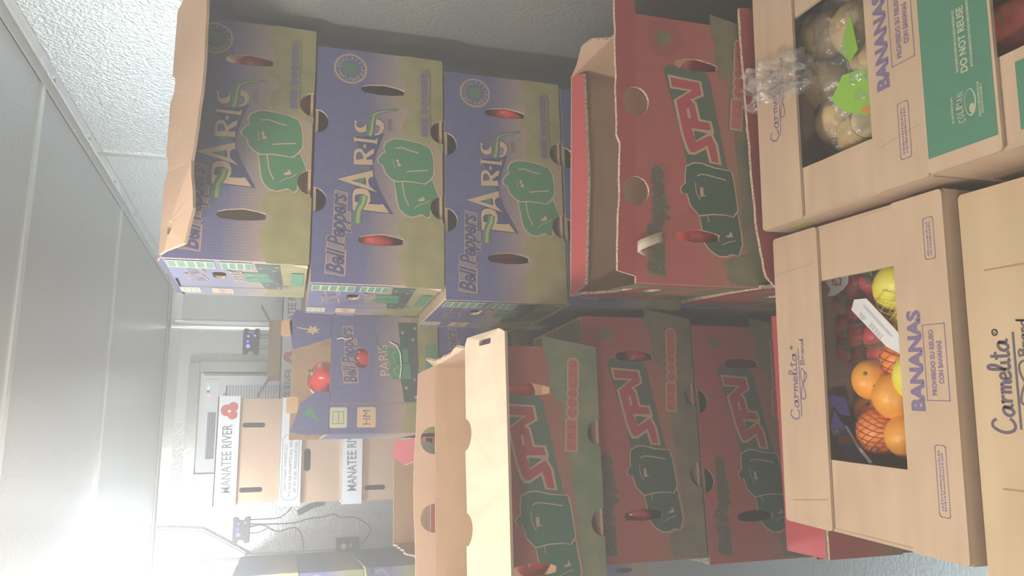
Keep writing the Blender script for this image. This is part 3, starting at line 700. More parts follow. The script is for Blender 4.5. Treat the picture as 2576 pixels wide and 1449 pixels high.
# ------------------------------------------------------------------ blue cartons standing end-on in the middle
HE = .2555; EX, EY, EW = .062, 1.97, .302
GE = 'blue cartons end-on in the middle'
def end_on(label, loc, yaw, wd, dp, H, scheme, group, art=True, holes=(), outline=None):
    root = thing('pepper_carton', label, 'box', loc, yaw, group); pm = scheme+'_print'
    F = {'front': (Frame((0, 0, 0), (1, 0, 0), (0, 0, 1), (0, -1, 0)), wd), 'left': (Frame((0, dp-T_, 0), (0, -1, 0), (0, 0, 1), (-1, 0, 0)), dp-2*T_),
         'right': (Frame((wd, T_, 0), (0, 1, 0), (0, 0, 1), (1, 0, 0)), dp-2*T_), 'back': (Frame((wd, dp, 0), (-1, 0, 0), (0, 0, 1), (0, 1, 0)), wd)}
    for k_, (fr, q) in F.items():
        m = M(); slab(m, fr, (outline or {}).get(k_, rect(0, 0, q, H)), holes if k_ == 'front' else ([rrect(.42*q, .62*H, .58*q, .74*H, .012)] if k_ == 'back' else ()), T_, (pm, 'kraft', 'fluted_edge'), (q, H))
        m.build('end_panel' if k_ in ('front', 'back') else 'side_panel', root)
    if art: end_art(scheme, F['front'][0], wd, H, holes, root)
    m = M(); m.box((wd/2, dp/2, T_/2), (wd-2*T_, dp-2*T_, T_), 'kraft'); m.build('bottom_panel', root)
    return root, F
ez = ZF+5*HE
eh = .277
hole = [rrect(.55*EW, .655*eh, .725*EW, .785*eh, .016)]
root, F = end_on('blue carton standing end-on in the middle, torn flap with a pepper showing above', (EX, EY, ez), rad(0), EW, .50, eh, 'blue', GE, True, hole)
fr = F['front'][0].flap(eh, 0)
m = M(); slab(m, fr, [(.243, -.001), (EW, -.001), (EW+.006, .04), (EW+.012, .088)]+jag([(EW-.02, .104), (.211, .094), (.221, .058), (.243, -.001)], .001, .02, RND), (), T_, ('blue_flap', 'kraft', 'fluted_edge'), (EW, .30)); m.build('end_flap', root)
m = M(); slab(m, fr, [(.0, -.001), (.106, -.001), (.106, .034)]+jag([(.078, .070), (.033, .084), (.006, .094)], .001, .02, RND)+[(-.002, .05)], (), T_, ('blue_flap', 'kraft', 'fluted_edge'), (EW, .30)); m.build('end_flap', root)
a = Art(fr)
a.poly([[(.262+.013*math.cos(q*math.pi/7)*(1 if q % 2 else .5), .046+.02*math.sin(q*math.pi/7)*(1 if q % 2 else .5)) for q in range(14)]], 'cream'); a.line([(.262, .05), (.268, .085)], .003, 'cream'); a.build('printed_palm', root)
a = Art(fr); a.poly([[(.045, .03), (.072, .05), (.050, .062), (.030, .022)]], 'pepper'); a.build('printed_pepper', root)
for u, v in ((.268, .098), (.075, .078)):
    m = M(); slab(m, fr, rrect(u-.022, v-.002, u+.018, v+.026, .006), (), T_, ('kraft', 'kraft', 'fluted_edge')); m.build('locking_tab', root)
flap(root, F['back'][0], 0, EW, eh, .092, -8, ('blue_print', 'kraft', 'fluted_edge'), name='end_flap')
m = M()
for pts in ([(.24, -.004, .262), (.243, -.006, .250), (.239, -.004, .238), (.243, -.006, .226)], [(.235, -.004, .128), (.225, -.007, .110), (.205, -.006, .100), (.17, -.005, .097), (.14, -.004, .100)]): m.tube(pts, .0016, 'white_ink', 6)
m.build('string', root, 'white glinting string across the end panel')
pepper('glossy red pepper lying on top of the end-on blue carton', (.207, 2.07, 1.515), .044, (.3, .35, .2), 'pepper_bright', GP)
pepper('red pepper behind the round hand hole of the end-on blue carton', (.255, 2.022, ez+.197), .042, (.2, .2, .2), 'pepper_red', GP)
for i in range(4, -1, -1):
    end_on(['blue carton on the floor at the foot of the end-on stack', 'blue carton second from the floor in the end-on stack', 'blue carton in the middle of the end-on stack', 'blue carton fourth from the floor in the end-on stack', 'blue carton under the torn end-on one, mostly hidden'][i],
           (EX+.004*(i % 2), EY+.005, ZF+i*HE), 0, EW, .49, HE-.003, 'blue', GE, i == 4)
# open red carton left of them
GF = 'red cartons left of the end-on stack'
FX, FY, FW, FD = -.272, 2.02, .325, .52
fz = ZF+5*HE; fh = 1.272-fz if False else .262
fz = 1.268-fh
lo = [(0, 0), (FD-2*T_, 0)]+jag([(FD-2*T_, fh-.035), (FD*.80, fh-.012), (FD*.66, fh-.022), (FD*.5, fh), (FD*.25, fh-.004), (0, fh)], .005, .02, RND)
root, F = end_on('open empty red carton with a torn pale left rim', (FX, FY, fz), 0, FW, FD, fh, 'red', GF, True, (), {'left': lo, 'front': [(0, 0), (FW, 0), (FW, fh-.010)]+jag([(FW-.03, fh-.022), (.2, fh-.028), (.05, fh-.024), (0, fh-.034)], .002, .03, RND)})
flap(root, F['right'][0], 0, FD-2*T_, fh, .07, -80, ('red_lit_and_ink', 'kraft', 'fluted_edge'), name='side_flap', outline=[(0, 0), (FD-.02, 0), (FD-.04, .05), (.2, .075), (0, .06)])
m = M(); fq = F['front'][0].flap(fh-.030, 0); slab(m, fq, [(FW-.085, 0), (FW-.004, 0), (FW-.004, .030)]+jag([(FW-.012, .046), (FW-.055, .050), (FW-.060, .022), (FW-.085, .016)], .002, .012, RND), (), T_, ('red_lit_and_ink', 'kraft', 'fluted_edge')); m.build('end_flap', root)  # both flaps here wear the red with light painted in
a = Art(fq); a.poly([rect(FW-.052, .006, FW-.012, .036)], 'printgreen'); a.poly([rect(FW-.052, .036, FW-.012, .043)], 'paleprint'); a.build('printed_label', root)
for i in range(4):
    end_on(['red carton on the floor left of the end-on stack', 'red carton second from the floor left of the end-on stack', 'red carton third from the floor left of the end-on stack', 'red carton just under the open empty one'][i], (FX+.006, FY+.01, ZF+i*(fz-ZF)/4), 0, FW-.01, FD-.02, (fz-ZF)/4-.002, 'red', GF, False)

# ------------------------------------------------------------------ tomato cartons by the back wall
def tomato_carton(label, loc, yaw, group, text, W=.40, D=.30, H=.2385, lid=.083, style=0):
    t = thing('tomato_carton', label, 'box', loc, yaw, group); fr = Frame((0, 0, 0), (1, 0, 0), (0, 0, 1), (0, -1, 0))
    hb = H-.004
    holes = [rrect(.10*W, .25*H, .10*W+.019, .25*H+.085, .009), rrect(.72*W, .25*H, .72*W+.019, .25*H+.085, .009)] if style != 1 else [rrect(.30*W, .50*H, .30*W+.088, .50*H+.026, .012)]
    m = M(); slab(m, fr, rect(0, 0, W, hb), holes, T_, KINKP); m.build('front_panel', t)
    m = M(); m.box((T_/2, D/2+T_/2, hb/2), (T_, D-T_, hb), 'kraft_tomato'); m.build('end_panel', t)
    m = M(); m.box((W-T_/2, D/2+T_/2, hb/2), (T_, D-T_, hb), 'kraft_tomato'); m.build('end_panel', t)
    m = M(); m.box((W/2, D-T_/2, hb/2), (W-2*T_, T_, hb), 'kraft_tomato'); m.build('back_panel', t)
    m = M(); m.box((W/2, D/2, T_/2), (W-2*T_, D-2*T_, T_), 'kraft_tomato'); m.build('bottom_panel', t)
    m = M(); g = .007; e = .004
    for c, d in (((W/2, -g, H-lid/2), (W+2*g+2*e, e, lid)), ((W/2, D+g, H-lid/2), (W+2*g+2*e, e, lid)), ((-g, D/2, H-lid/2), (e, D+2*g-e, lid)), ((W+g, D/2, H-lid/2), (e, D+2*g-e, lid)), ((W/2, D/2, H-.002), (W+2*g+e, D+2*g+e, .004))): m.box(c, d, 'lid_white')
    l = m.build('lid', t, 'white printed lid')
    if text:
        a = Art(Frame((0, -g-e/2, H-lid), (1, 0, 0), (0, 0, 1), (0, -1, 0)))
        if style == 1:
            x0, x1, y0, y1 = .012, .262, .010, .073
            a.line_closed([(x0, y0+.010), (x0+.008, y0+.010), (x0+.012, y0), (x1-.012, y0), (x1-.008, y0+.010), (x1, y0+.010), (x1, y1-.010), (x1-.008, y1-.010), (x1-.012, y1), (x0+.012, y1), (x0+.008, y1-.010), (x0, y1-.010)], .0018, 'inkgrey')
            for i, (s_, u0, u1) in enumerate((('WEST COAST TOMATO LLC', .045, .225), ('P.O. BOX 936, PALMETTO, FLA. 34220', .026, .245), ('NET WT. 25 LBS.  PRODUCE OF U.S.A.', .038, .235))): a.text(s_, (u0, .055-i*.019), (u1, .055-i*.019), .0105, 'inkgrey')
        else:
            a.text('MANATEE RIVER', (.040, .022), (.300, .027), .036, 'inkgrey', 0, .012)
            for c, r in (((.355, .050), .021), ((.338, .028), .017), ((.368, .026), .017)): a.poly([circle(c, r+.0015, 18)], 'inkgrey'); a.poly([circle(c, r, 18)], 'tomato_red')
            a.poly([circle((.352, .040), .006, 8)], 'white_ink')
        a.build('printed_lettering', l)
    return t
varied('kraft_tomato', (.50, .33, .22), (.56, .38, .26), 6, .75); varied('lid_white', (.72, .74, .76), (.80, .81, .82), 5, .6)
KINKP = ('kraft_tomato', 'kraft', 'fluted_edge')
GG = 'tomato cartons in the tall stack by the back wall'; GH = 'tomato cartons under the air conditioner'
for i in range(8):
    lab = ['tomato carton on the floor of the tall tomato stack', 'tomato carton second from the floor of the tall tomato stack', 'tomato carton third from the floor of the tall tomato stack', 'tomato carton fourth from the floor of the tall tomato stack', 'tomato carton fifth from the floor, just under the row with red tomatoes',
           'tomato carton with big green lettering just above the open red carton', 'tomato carton with small framed lettering and a wide hand slot', 'topmost tomato carton with tomatoes printed on its white lid'][i]
    tomato_carton(lab, (-.158+[0, .004, -.003, .003, 0, -.006, -.004, .002][i], 3.2, ZF+i*.2389), rad([0, 1, -1, 0, 1, -1.2, .5, 0][i]), GG, i > 4, style=1 if i == 6 else 0)
for s, nm in ((0, 'left'), (1, 'right')):
    for i in range(7):
        lab = ('tomato carton %s in the %s stack under the air conditioner' % (['on the floor', 'second from the floor', 'third from the floor', 'fourth from the floor', 'fifth from the floor', 'second from the top', 'topmost'][i], nm))
        tomato_carton(lab, (.112+s*.414, 3.62+.01*s, ZF+i*.2412), 0, GH, i == 6, W=.390)
# empty open tray standing on the white lids
t = thing('open_tray', 'open brown cardboard tray with spread flaps on the white tomato lids', 'box', (.385, 3.68, ZF+7*.2412))
tf = Frame((0, 0, 0), (1, 0, 0), (0, 0, 1), (0, -1, 0)); m = M(); slab(m, tf, rect(0, 0, .262, .055), (), .006, ('kraft', 'kraft', 'fluted_edge')); m.build('front_panel', t)
m = M(); m.box((.131, .20, .025), (.262, .006, .05), 'kraft'); m.build('back_panel', t)
for x, sx in ((0, -1), (.262, 1)):
    m = M(); m.box((x, .1, .025), (.006, .19, .05), 'kraft'); m.build('end_panel', t)
    m = M(); a = Vector((x, .10, .05)); b_ = Vector((x+sx*.085, .10, .098)); slab(m, Frame(a+Vector((0, -.05, 0)), (0, 1, 0), (b_-a), (sx*-.5, 0, .86)), rect(0, 0, .10, .098), (), .005, ('kraft', 'kraft', 'fluted_edge')); m.build('end_flap', t)
m = M(); m.box((.131, .1, .003), (.25, .19, .006), 'kraft'); m.build('bottom_panel', t)
# dim stack of blue cartons at the far left
GL = 'blue cartons stacked at the far left'
for i in range(7):
    carton(['blue carton on the floor of the far left stack', 'blue carton second from the floor of the far left stack', 'blue carton third from the floor of the far left stack', 'blue carton in the fourth row of the far left stack', 'blue carton in the fifth row of the far left stack, strap across it', 'blue carton second from the top of the far left stack', 'topmost dim blue carton of the far left stack'][i], (-.96-.004*(i % 2), 3.4, ZF+i*.2635), 0, .51, .50 if False else .36, .258, 'blue', GL, left=False, front=i > 2)
    carton(['blue carton on the floor behind the far left stack', 'blue carton second from the floor behind the far left stack', 'blue carton third from the floor behind the far left stack', 'blue carton fourth from the floor behind the far left stack', 'blue carton fifth from the floor behind the far left stack', 'blue carton second from the top behind the far left stack', 'topmost blue carton behind the far left stack'][i], (-.965-.004*(i % 2), 3.775, ZF+i*.2635), 0, .51, .36, .258, 'blue', GL, left=False, front=False)
flat('tape_yellow', (.50, .48, .05), .5)
# ------------------------------------------------------------------ banana cartons with their windows of fruit
def banana(label, near_left, yaw, top, H, group, W=.487, D=.365, far=.115, near=.09, lf=.11, rf=.09, mat='kraft_lid', tray=.15, art=None):
    t = thing('banana_carton', label, 'box', (*near_left, top-H), yaw, group)
    t_ = .005; k3 = (mat, 'kraft', 'board_edge')
    m = M(); slab(m, Frame((0, 0, 0), (1, 0, 0), (0, 0, 1), (0, -1, 0)), rect(0, 0, W, H-t_), [rrect(W/2-.045, H*.6, W/2+.045, H*.6+.03, .014)], t_, k3); m.build('front_panel', t)
    m = M(); slab(m, Frame((W, D, 0), (-1, 0, 0), (0, 0, 1), (0, 1, 0)), rect(0, 0, W, H-t_), [], t_, k3); m.build('back_panel', t)
    for O, U, N in (((0, D-t_, 0), (0, -1, 0), (-1, 0, 0)), ((W, t_, 0), (0, 1, 0), (1, 0, 0))):
        m = M(); slab(m, Frame(O, U, (0, 0, 1), N), rect(0, 0, D-2*t_, H-t_), [rrect(D/2-.045, H*.6, D/2+.045, H*.6+.03, .014)], t_, k3); m.build('end_panel', t)
    m = M(); m.box((W/2, D/2, t_/2), (W-2*t_, D-2*t_, t_), 'kraft'); m.build('bottom_panel', t)
    m = M(); m.box((W/2, D/2, tray), (W-2*t_-.002, D-2*t_-.002, .006), 'kraft'); m.build('inner_tray', t)
    T = Frame((0, 0, H), (1, 0, 0), (0, 1, 0), (0, 0, 1))
    for nm, o in (('end_flap', rect(.004, .004, lf, D-.004)), ('end_flap', rect(W-rf, .004, W-.004, D-.004))):
        m = M(); slab(m, Frame((0, 0, H-t_-.001), (1, 0, 0), (0, 1, 0), (0, 0, 1)), jag(o+[o[0]], .0004, .05, RND), (), t_, k3); m.build(nm, t)
    def lift(a0):
        return lambda u, v: .0015*math.sin(u*23+a0)-.0008
    ob = []
    for v0, v1, a0 in ((D-far, D, 0), (0, near, 2)):
        m = M(); P = []
        for a, b_ in zip(rrect(0, v0, W, v1, .006), rrect(0, v0, W, v1, .006)[1:]+rrect(0, v0, W, v1, .006)[:1]):
            n = max(1, int((Vector(b_)-Vector(a)).length/.03)); P += [tuple(Vector(a)+(Vector(b_)-Vector(a))*(i/n)) for i in range(n)]
        slab(m, T, P, (), t_, k3); ob.append(m.build('long_flap', t))
    def local(p):
        d = Vector((p[0]-near_left[0], p[1]-near_left[1])); c, s = math.cos(-yaw), math.sin(-yaw); return (d.x*c-d.y*s, d.x*s+d.y*c)
    if art:
        for nm, fn in art: a = Art(T, (), .0003); fn(a, local); a.build(nm, t)
    return t, local
def flourish(a, c, w, h, lw, mat):
    a.line([(c[0]+w*x, c[1]+h*y) for x, y in ((-.5, .1), (-.42, .5), (-.2, .35), (.0, .0), (.2, -.35), (.42, -.3), (.5, .05), (.40, .42), (.2, .35), (0, 0), (-.2, -.35), (-.42, -.45), (-.5, .1))], lw, mat)
    a.line([(c[0]+w*x, c[1]+h*y) for x, y in ((.0, .0), (.16, -.7), (.30, -.95), (.38, -.6), (.28, -.45))], lw, mat)
def brand(a, l, p0, p1, h, mat, lw, line=True, reg=True):
    p0, p1 = Vector(l(p0)), Vector(l(p1)); d = (p1-p0).normalized(); k_ = Vector((-d.y, d.x)); L = (p1-p0).length
    script(a, 'Carmelita', p0, p1, h, lw, mat)
    a.line([p0+d*L*.04-k_*h*.26, p0+d*L*1.06-k_*h*.26], lw*.8, mat)
    c = p0+d*L*.52-k_*h*.62; flourish(a, c, L*.46, h*.50, lw*.7, mat)
    q = p0+d*L*.80-k_*h*.86; script(a, 'Brand', q, q+d*L*.40, h*.42, lw*.6, mat)
    if reg:
        q = p1+d*L*.07+k_*h*.55; a.line_closed([tuple(q+Vector(p)) for p in circle((0, 0), h*.12, 12)], lw*.4, mat); a.text('R', q-d*h*.05-k_*h*.05, q+d*h*.05-k_*h*.05, h*.10, mat)
def bananas(a, l, p0, p1, h, mat): a.text('BANANAS', l(p0), l(p1), h, mat, 0, .05)
def fine(a, l, c0, c1, hgt, mat):
    """small framed stamp with two lines of worn, unreadable print"""
    p, q = Vector(l(c0)), Vector(l(c1)); d = (q-p); L = d.length; d.normalize(); k_ = Vector((-d.y, d.x))
    a.line_closed([tuple(p+d*x+k_*y) for x, y in rrect(0, 0, L, hgt, hgt*.22)], .0009, mat)
    r = random.Random(int(L*1e5))
    for row in (.30, .58):
        x = L*.09
        while x < L*.90:
            ww = r.uniform(.0012, .0026); a.poly([[tuple(p+d*u+k_*v) for u, v in rect(x, hgt*row, x+ww, hgt*(row+.15+r.uniform(-.03, .04)))]], mat); a.n -= 1; x += ww+r.uniform(.0008, .0022)
def reuse(a, l, c0, c1, dep, mat):
    p, q = Vector(l(c0)), Vector(l(c1)); d = (q-p); L = d.length; d.normalize(); k_ = Vector((-d.y, d.x))
    a.line_closed([tuple(p+d*x+k_*y) for x, y in rect(0, 0, L, -dep)], .0011, mat)
    a.text('PROHIBIDO SU REUSO', p+d*L*.07-k_*dep*.46, p+d*L*.93-k_*dep*.46, dep*.20, mat, 0, .03)
    a.text('CON BANANAS', p+d*L*.22-k_*dep*.80, p+d*L*.78-k_*dep*.80, dep*.20, mat, 0, .03)
GB = 'banana cartons in the foreground'
Y5 = rad(-5)
art_b2 = [('brand_lettering', lambda a, l: brand(a, l, (.046, 1.092), (.158, 1.083), .022, 'violet', .0026)),
          ('printed_word', lambda a, l: bananas(a, l, (.043, .829), (.180, .815), .0215, 'violet')), ('printed_notice', lambda a, l: reuse(a, l, (.057, .822), (.158, .813), .036, 'violet')),
          ('printed_stamp', lambda a, l: fine(a, l, (-.095, .812), (-.003, .804), .017, 'violet')), ('printed_stamp', lambda a, l: fine(a, l, (.243, .775), (.300, .770), .017, 'violet')),
          ('crease', lambda a, l: a.line([l((-.086, 1.13)), l((-.082, 1.045))], .0012, 'crease')), ('crease', lambda a, l: a.line([l((.300, 1.112)), l((.296, 1.012))], .0012, 'crease'))]
art_b1 = [('brand_lettering', lambda a, l: brand(a, l, (.522, 1.035), (.640, 1.024), .022, 'violet', .0025)),
          ('printed_word', lambda a, l: bananas(a, l, (.495, .786), (.640, .772), .0215, 'violet')), ('printed_notice', lambda a, l: reuse(a, l, (.520, .776), (.625, .767), .040, 'violet')),
          ('printed_stamp', lambda a, l: fine(a, l, (.382, .765), (.462, .758), .019, 'violet')), ('crease', lambda a, l: a.line([l((.42, .742)), l((.416, .82))], .0010, 'crease'))]
art_b3 = [('brand_lettering', lambda a, l: brand(a, l, (.010, .713), (.124, .703), .030, 'violet_dark', .0038)),
          ('crease', lambda a, l: a.line([l((.213, .752-(.378)*.087)), l((.207, .645))], .0022, 'crease')), ('crease', lambda a, l: a.line([l((-.056, .752-.109*.087)), l((-.062, .645))], .0022, 'crease'))]
flat('crease', (.38, .25, .13), .7)
b2, l2 = banana('middle banana carton with strawberries, oranges and lemons in its window', (-.152, .793), Y5, .790, .2783, GB, art=art_b2, tray=.13)
b1, l1 = banana('right banana carton with bagged potatoes in its window', (.345, .742), Y5, .815, .2867, GB, W=.50, far=.108, near=.095, lf=.085, rf=.15, art=art_b1, tray=.15)
b3, l3 = banana('nearest banana carton with the largest brand lettering, at the lower edge', (-.197, .419), Y5, .775, .2733, GB, art=art_b3, far=.112, mat='kraft_stained_lid')
m = M(); slab(m, Frame((-.0004, .34, 0), (0, -1, 0), (0, 0, 1), (-1, 0, 0)), rect(.02, .245, .06, .262), (), .0008, ('tape_yellow', 'tape_yellow', 'tape_yellow')); m.build('yellow_sticker', b1)
for lab, (x, y), top, n in (('middle', (-.152, .793), .790, 3), ('right', (.345, .742), .815, 3), ('nearest', (-.197, .419), .775, 3)):
    H = (top-ZF)/3
    for i in range(2): banana('plain banana carton %s under the %s fruit carton' % (['on the floor', 'second from the floor'][i], lab), (x, y), Y5, ZF+(i+1)*H-.001, H-.001, 'banana cartons below the fruit cartons')
# green carton
def art_p(a, l):
    F_ = lambda P: [l(p) for p in P]
    D, W = .365, .487
    a.poly([rect(.020, D-.103, W-.01, D-.002)], 'printgreen')
    a.text('DO NOT REUSE', (.113, .2949), (.199, .2949), .0098, 'paleprint', 0, .03)
    def row(u0, u1, v, hh, seed):
        x = u0; r = random.Random(seed)
        while x < u1: ww = r.uniform(.0008, .0022); a.poly([rect(x, v, x+ww, v+hh)], 'paleprint'); a.n -= 1; x += ww+r.uniform(.0006, .0012)
    row(.117, .200, .3078, .0036, 5); row(.116, .203, .2868, .0036, 6)
    for i, ch in enumerate('COLIMAN'):
        u = .0505+(i-(.45 if i > 3 else 0))*.0062; v = .3035+.0030*math.sin(math.pi*i/6); a.text(ch, (u, v), (u+(.0022 if ch == 'I' else .0046), v), .0100, 'paleprint', 0, .01); a.n -= 1
    a.n += 1
    a.poly([circle((.0725, .2950), .0175, 28, ry=.0082)], 'paleprint', [circle((.0730, .2956), .0158, 28, ry=.0069)])
    a.poly([circle((.0645, .2930), .0062, 14, ry=.0042)], 'paleprint')
    row(.054, .088, .3200, .0028, 9); row(.050, .094, .2815, .0030, 11); row(.053, .090, .2775, .0030, 12)
p_, lp = banana('green printed banana carton at the right edge with a red apple inside', (.311, .370), Y5, .825, .290, GB, art=[('printed_lettering', art_p)], far=.107, lf=.115, tray=.165)
a = Art(Frame((0, 0, .290-.006), (1, 0, 0), (0, 1, 0), (0, 0, 1)), (), .0003); a.poly([rect(.018, .12, .100, .238)], 'printgreen'); a.poly([rect(.07, .15, .074, .16)], 'paleprint'); a.build('printed_panel', p_)
for i in range(2):
    H = (.825-ZF)/3; banana('plain banana carton %s under the green carton' % ['on the floor', 'second from the floor'][i], (.311, .370), Y5, ZF+(i+1)*H-.001, H-.001, 'banana cartons below the fruit cartons')
# clear tape on the green carton's near end
m_, nt_, b_ = base('clear_film', (1, 1, 1), .12)
def clear(name, tint, gloss, rough, alpha_base=.06, bscale=40, bst=.4):
    m = bpy.data.materials.new(name); m.use_nodes = True; nt = m.node_tree; nt.nodes.clear()
    out = nt.nodes.new('ShaderNodeOutputMaterial'); tr = nt.nodes.new('ShaderNodeBsdfTransparent'); gl = nt.nodes.new('ShaderNodeBsdfGlossy'); df = nt.nodes.new('ShaderNodeBsdfDiffuse')
    tr.inputs[0].default_value = (*tint, 1); gl.inputs['Roughness'].default_value = rough; df.inputs[0].default_value = (.85, .87, .86, 1)
    tl = nt.nodes.new('ShaderNodeBsdfTranslucent'); tl.inputs[0].default_value = (.9, .92, .91, 1)
    mx = nt.nodes.new('ShaderNodeMixShader'); mx2 = nt.nodes.new('ShaderNodeMixShader'); mx3 = nt.nodes.new('ShaderNodeMixShader')
    bp = nt.nodes.new('ShaderNodeBump'); bp.inputs['Strength'].default_value = bst; bp.inputs['Distance'].default_value = .003
    nt.links.new(noise_node(nt, coords(nt, 'Object'), bscale, 3), bp.inputs['Height']); nt.links.new(bp.outputs[0], gl.inputs['Normal'])
    mx3.inputs[0].default_value = .5; nt.links.new(df.outputs[0], mx3.inputs[1]); nt.links.new(tl.outputs[0], mx3.inputs[2])
    mx2.inputs[0].default_value = alpha_base; nt.links.new(tr.outputs[0], mx2.inputs[1]); nt.links.new(mx3.outputs[0], mx2.inputs[2])
    mx.inputs[0].default_value = gloss; nt.links.new(mx2.outputs[0], mx.inputs[1]); nt.links.new(gl.outputs[0], mx.inputs[2])
    nt.links.new(mx.outputs[0], out.inputs[0]); MATS[name] = m
clear('clear_film', (.99, .99, .985), .10, .16, .16, 120, 1.0)
clear('clear_shell', (.99, .99, .99), .10, .08, .05, 60, .25)

# ------------------------------------------------------------------ fruit
def peel(name, c1, c2, rough, pits=0, scale=150):
    m, nt, b = base(name, c1, rough); v = coords(nt, 'Object')
    nt.links.new(ramp(nt, noise_node(nt, v, 22, 4), [(.35, c1), (.7, c2)]), b.inputs['Base Color'])
    if pits: bump(nt, b, noise_node(nt, v, scale, 2), pits, .001)
    b.inputs['Subsurface Weight'].default_value = .08; b.inputs['Subsurface Radius'].default_value = (.01, .005, .002)
peel('orange_peel', (.86, .36, .035), (.90, .42, .06), .42, .35, 330)
peel('orange_deep', (.82, .25, .03), (.88, .31, .04), .42, .3, 330)
peel('lemon_peel', (.80, .72, .06), (.85, .78, .13), .42, .35, 300)
peel('strawberry_red', (.52, .04, .06), (.64, .09, .08), .32, .5, 420)
peel('potato_skin', (.54, .39, .18), (.70, .52, .26), .6, .3, 90)
peel('potato_flesh', (.66, .55, .30), (.72, .62, .38), .5)
peel('apple_skin', (.55, .07, .05), (.68, .20, .10), .35)
flat('net_red', (.42, .045, .04), .5); flat('net_yellow', (.62, .52, .12), .5); flat('purple_label', (.20, .15, .52), .4); 
flat('tag_green', (.27, .53, .05), .45); flat('tag_orange', (.70, .25, .05), .45); flat('paper_white', (.80, .80, .82), .5); flat('sepal', (.14, .22, .06), .6); flat('seed', (.55, .42, .12), .5)
flat('print_grey', (.45, .46, .48), .6)
def blob(n, r, sx=1, sy=1, sz=1, fn=None, nu=22, nv=14):
    rows = []
    for i in range(nv+1):
        th = math.pi*i/nv; row = []
        for k_ in range(nu):
            ph = 2*math.pi*k_/nu; d = Vector((math.sin(th)*math.cos(ph), math.sin(th)*math.sin(ph), math.cos(th)))
            q = r*(fn(d, th) if fn else 1); row.append((d.x*q*sx, d.y*q*sy, d.z*q*sz))
        rows.append(row)
    return rows
def fruit(name, label, cat, loc, group, mat, rows, rot=(0, 0, 0)):
    m = M(); m.grid(rows, mat, closed_v=True); o = m.build(name); weld(o); o.location = loc; o.rotation_euler = rot
    return tag(o, label, cat, group)
dimple = lambda d, th: 1-.06*math.exp(-(th/.25)**2)-.03*math.exp(-((th-math.pi)/.25)**2)
def orange(label, loc, r, mat='orange_peel', rot=(.5, .3, 0)):
    o = fruit('orange', label, 'orange', loc, 'oranges in the middle banana carton', mat, blob(0, r, 1, 1, .97, dimple), rot)
    m = M(); m.lathe((0, 0, r*.905), [(.0, .003), (.0028, .002), (.0036, -.002)], 'sepal', 10); m.build('stem_button', o)
def lemon(label, loc, r, rot):
    fruit('lemon', label, 'lemon', loc, 'lemons in the middle banana carton', 'lemon_peel', blob(0, r, 1, 1, 1.25, lambda d, th: 1+.10*math.exp(-(th/.22)**2)+.06*math.exp(-((th-math.pi)/.25)**2)), rot)
def net(label, c, r, mat, group, drop=None, n=15, wire=.00065):
    m = M(); c = Vector(c)
    for s in (1, -1):
        for k_ in range(n):
            pts = []
            for i in range(19):
                th = .10+(math.pi-.2)*i/18; ph = 2*math.pi*k_/n+s*1.5*i/18; pts.append((r*math.sin(th)*math.cos(ph), r*math.cos(th), r*math.sin(th)*math.sin(ph)))
            m.tube(pts, wire, mat, 4, False)
    if drop:
        d = Vector(drop)-c
        for k_ in range(26):
            a0 = 2*math.pi*k_/26; side = Vector((-d.y, d.x, 0)).normalized(); up = Vector((0, 0, 1)); st = (side*math.cos(a0)+up*math.sin(a0))*r*.86+d.normalized()*r*.45
            m.tube([st, st*.45+d*.45, d+Vector((RND.uniform(-.012, .012), RND.uniform(-.012, .012), RND.uniform(-.006, .01)))], wire*1.2, mat, 4, False)
    o = m.build('net_bag'); o.location = c; return tag(o, label, 'net', group)
TZ = .79-.2783+.133                     # top of the inner tray of the middle carton
orange('loose orange beside the strawberry box', (.104, 1.010, TZ+.0335+.028), .0335)
orange('large loose orange between the netted one and the lemon', (.074, .968, TZ+.036+.022), .037, rot=(-.6, .7, 0))
orange('loose orange against the near edge of the window, left', (.012, .957, TZ+.034+.022), .0345, rot=(.9, -.4, 0))
orange('orange showing through the red net by the purple label', (.022, 1.010, TZ+.0385+.018), .0385, 'orange_deep', (.3, -.9, 0))
orange('smaller orange behind the netted one, half covered by red net', (.058, 1.045, TZ+.033), .033, 'orange_deep')
orange('netted orange by the lemons, under the white price label', (.133, .955, TZ+.030+.022), .030, 'orange_deep', (.2, 1, 0))
net('red net around the orange by the purple label', (.022, 1.010, TZ+.0385+.018), .0396, 'net_red', 'fruit nets', (-.030, 1.045, TZ+.06), 22, .0005)
net('red net around the orange beside the lemons', (.133, .955, TZ+.052), .0310, 'net_red', 'fruit nets', None, 13)
lemon('lemon in the far right corner of the window', (.243, .930, TZ+.060), .037, (1.35, 0, .35))
lemon('lemon between the oranges and the near window edge', (.100, .925, TZ+.060), .031, (1.4, 0, 1.2))
lemon('lemon in yellow net behind the price label', (.185, .925, TZ+.045), .030, (1.4, 0, -.6))
net('yellow net around the corner lemon', (.222, .925, TZ+.058), .040, 'net_yellow', 'fruit nets', None, 12, .0006)
net('yellow net around the lemon behind the price label', (.185, .925, TZ+.045), .0385, 'net_yellow', 'fruit nets', None, 12, .0006)
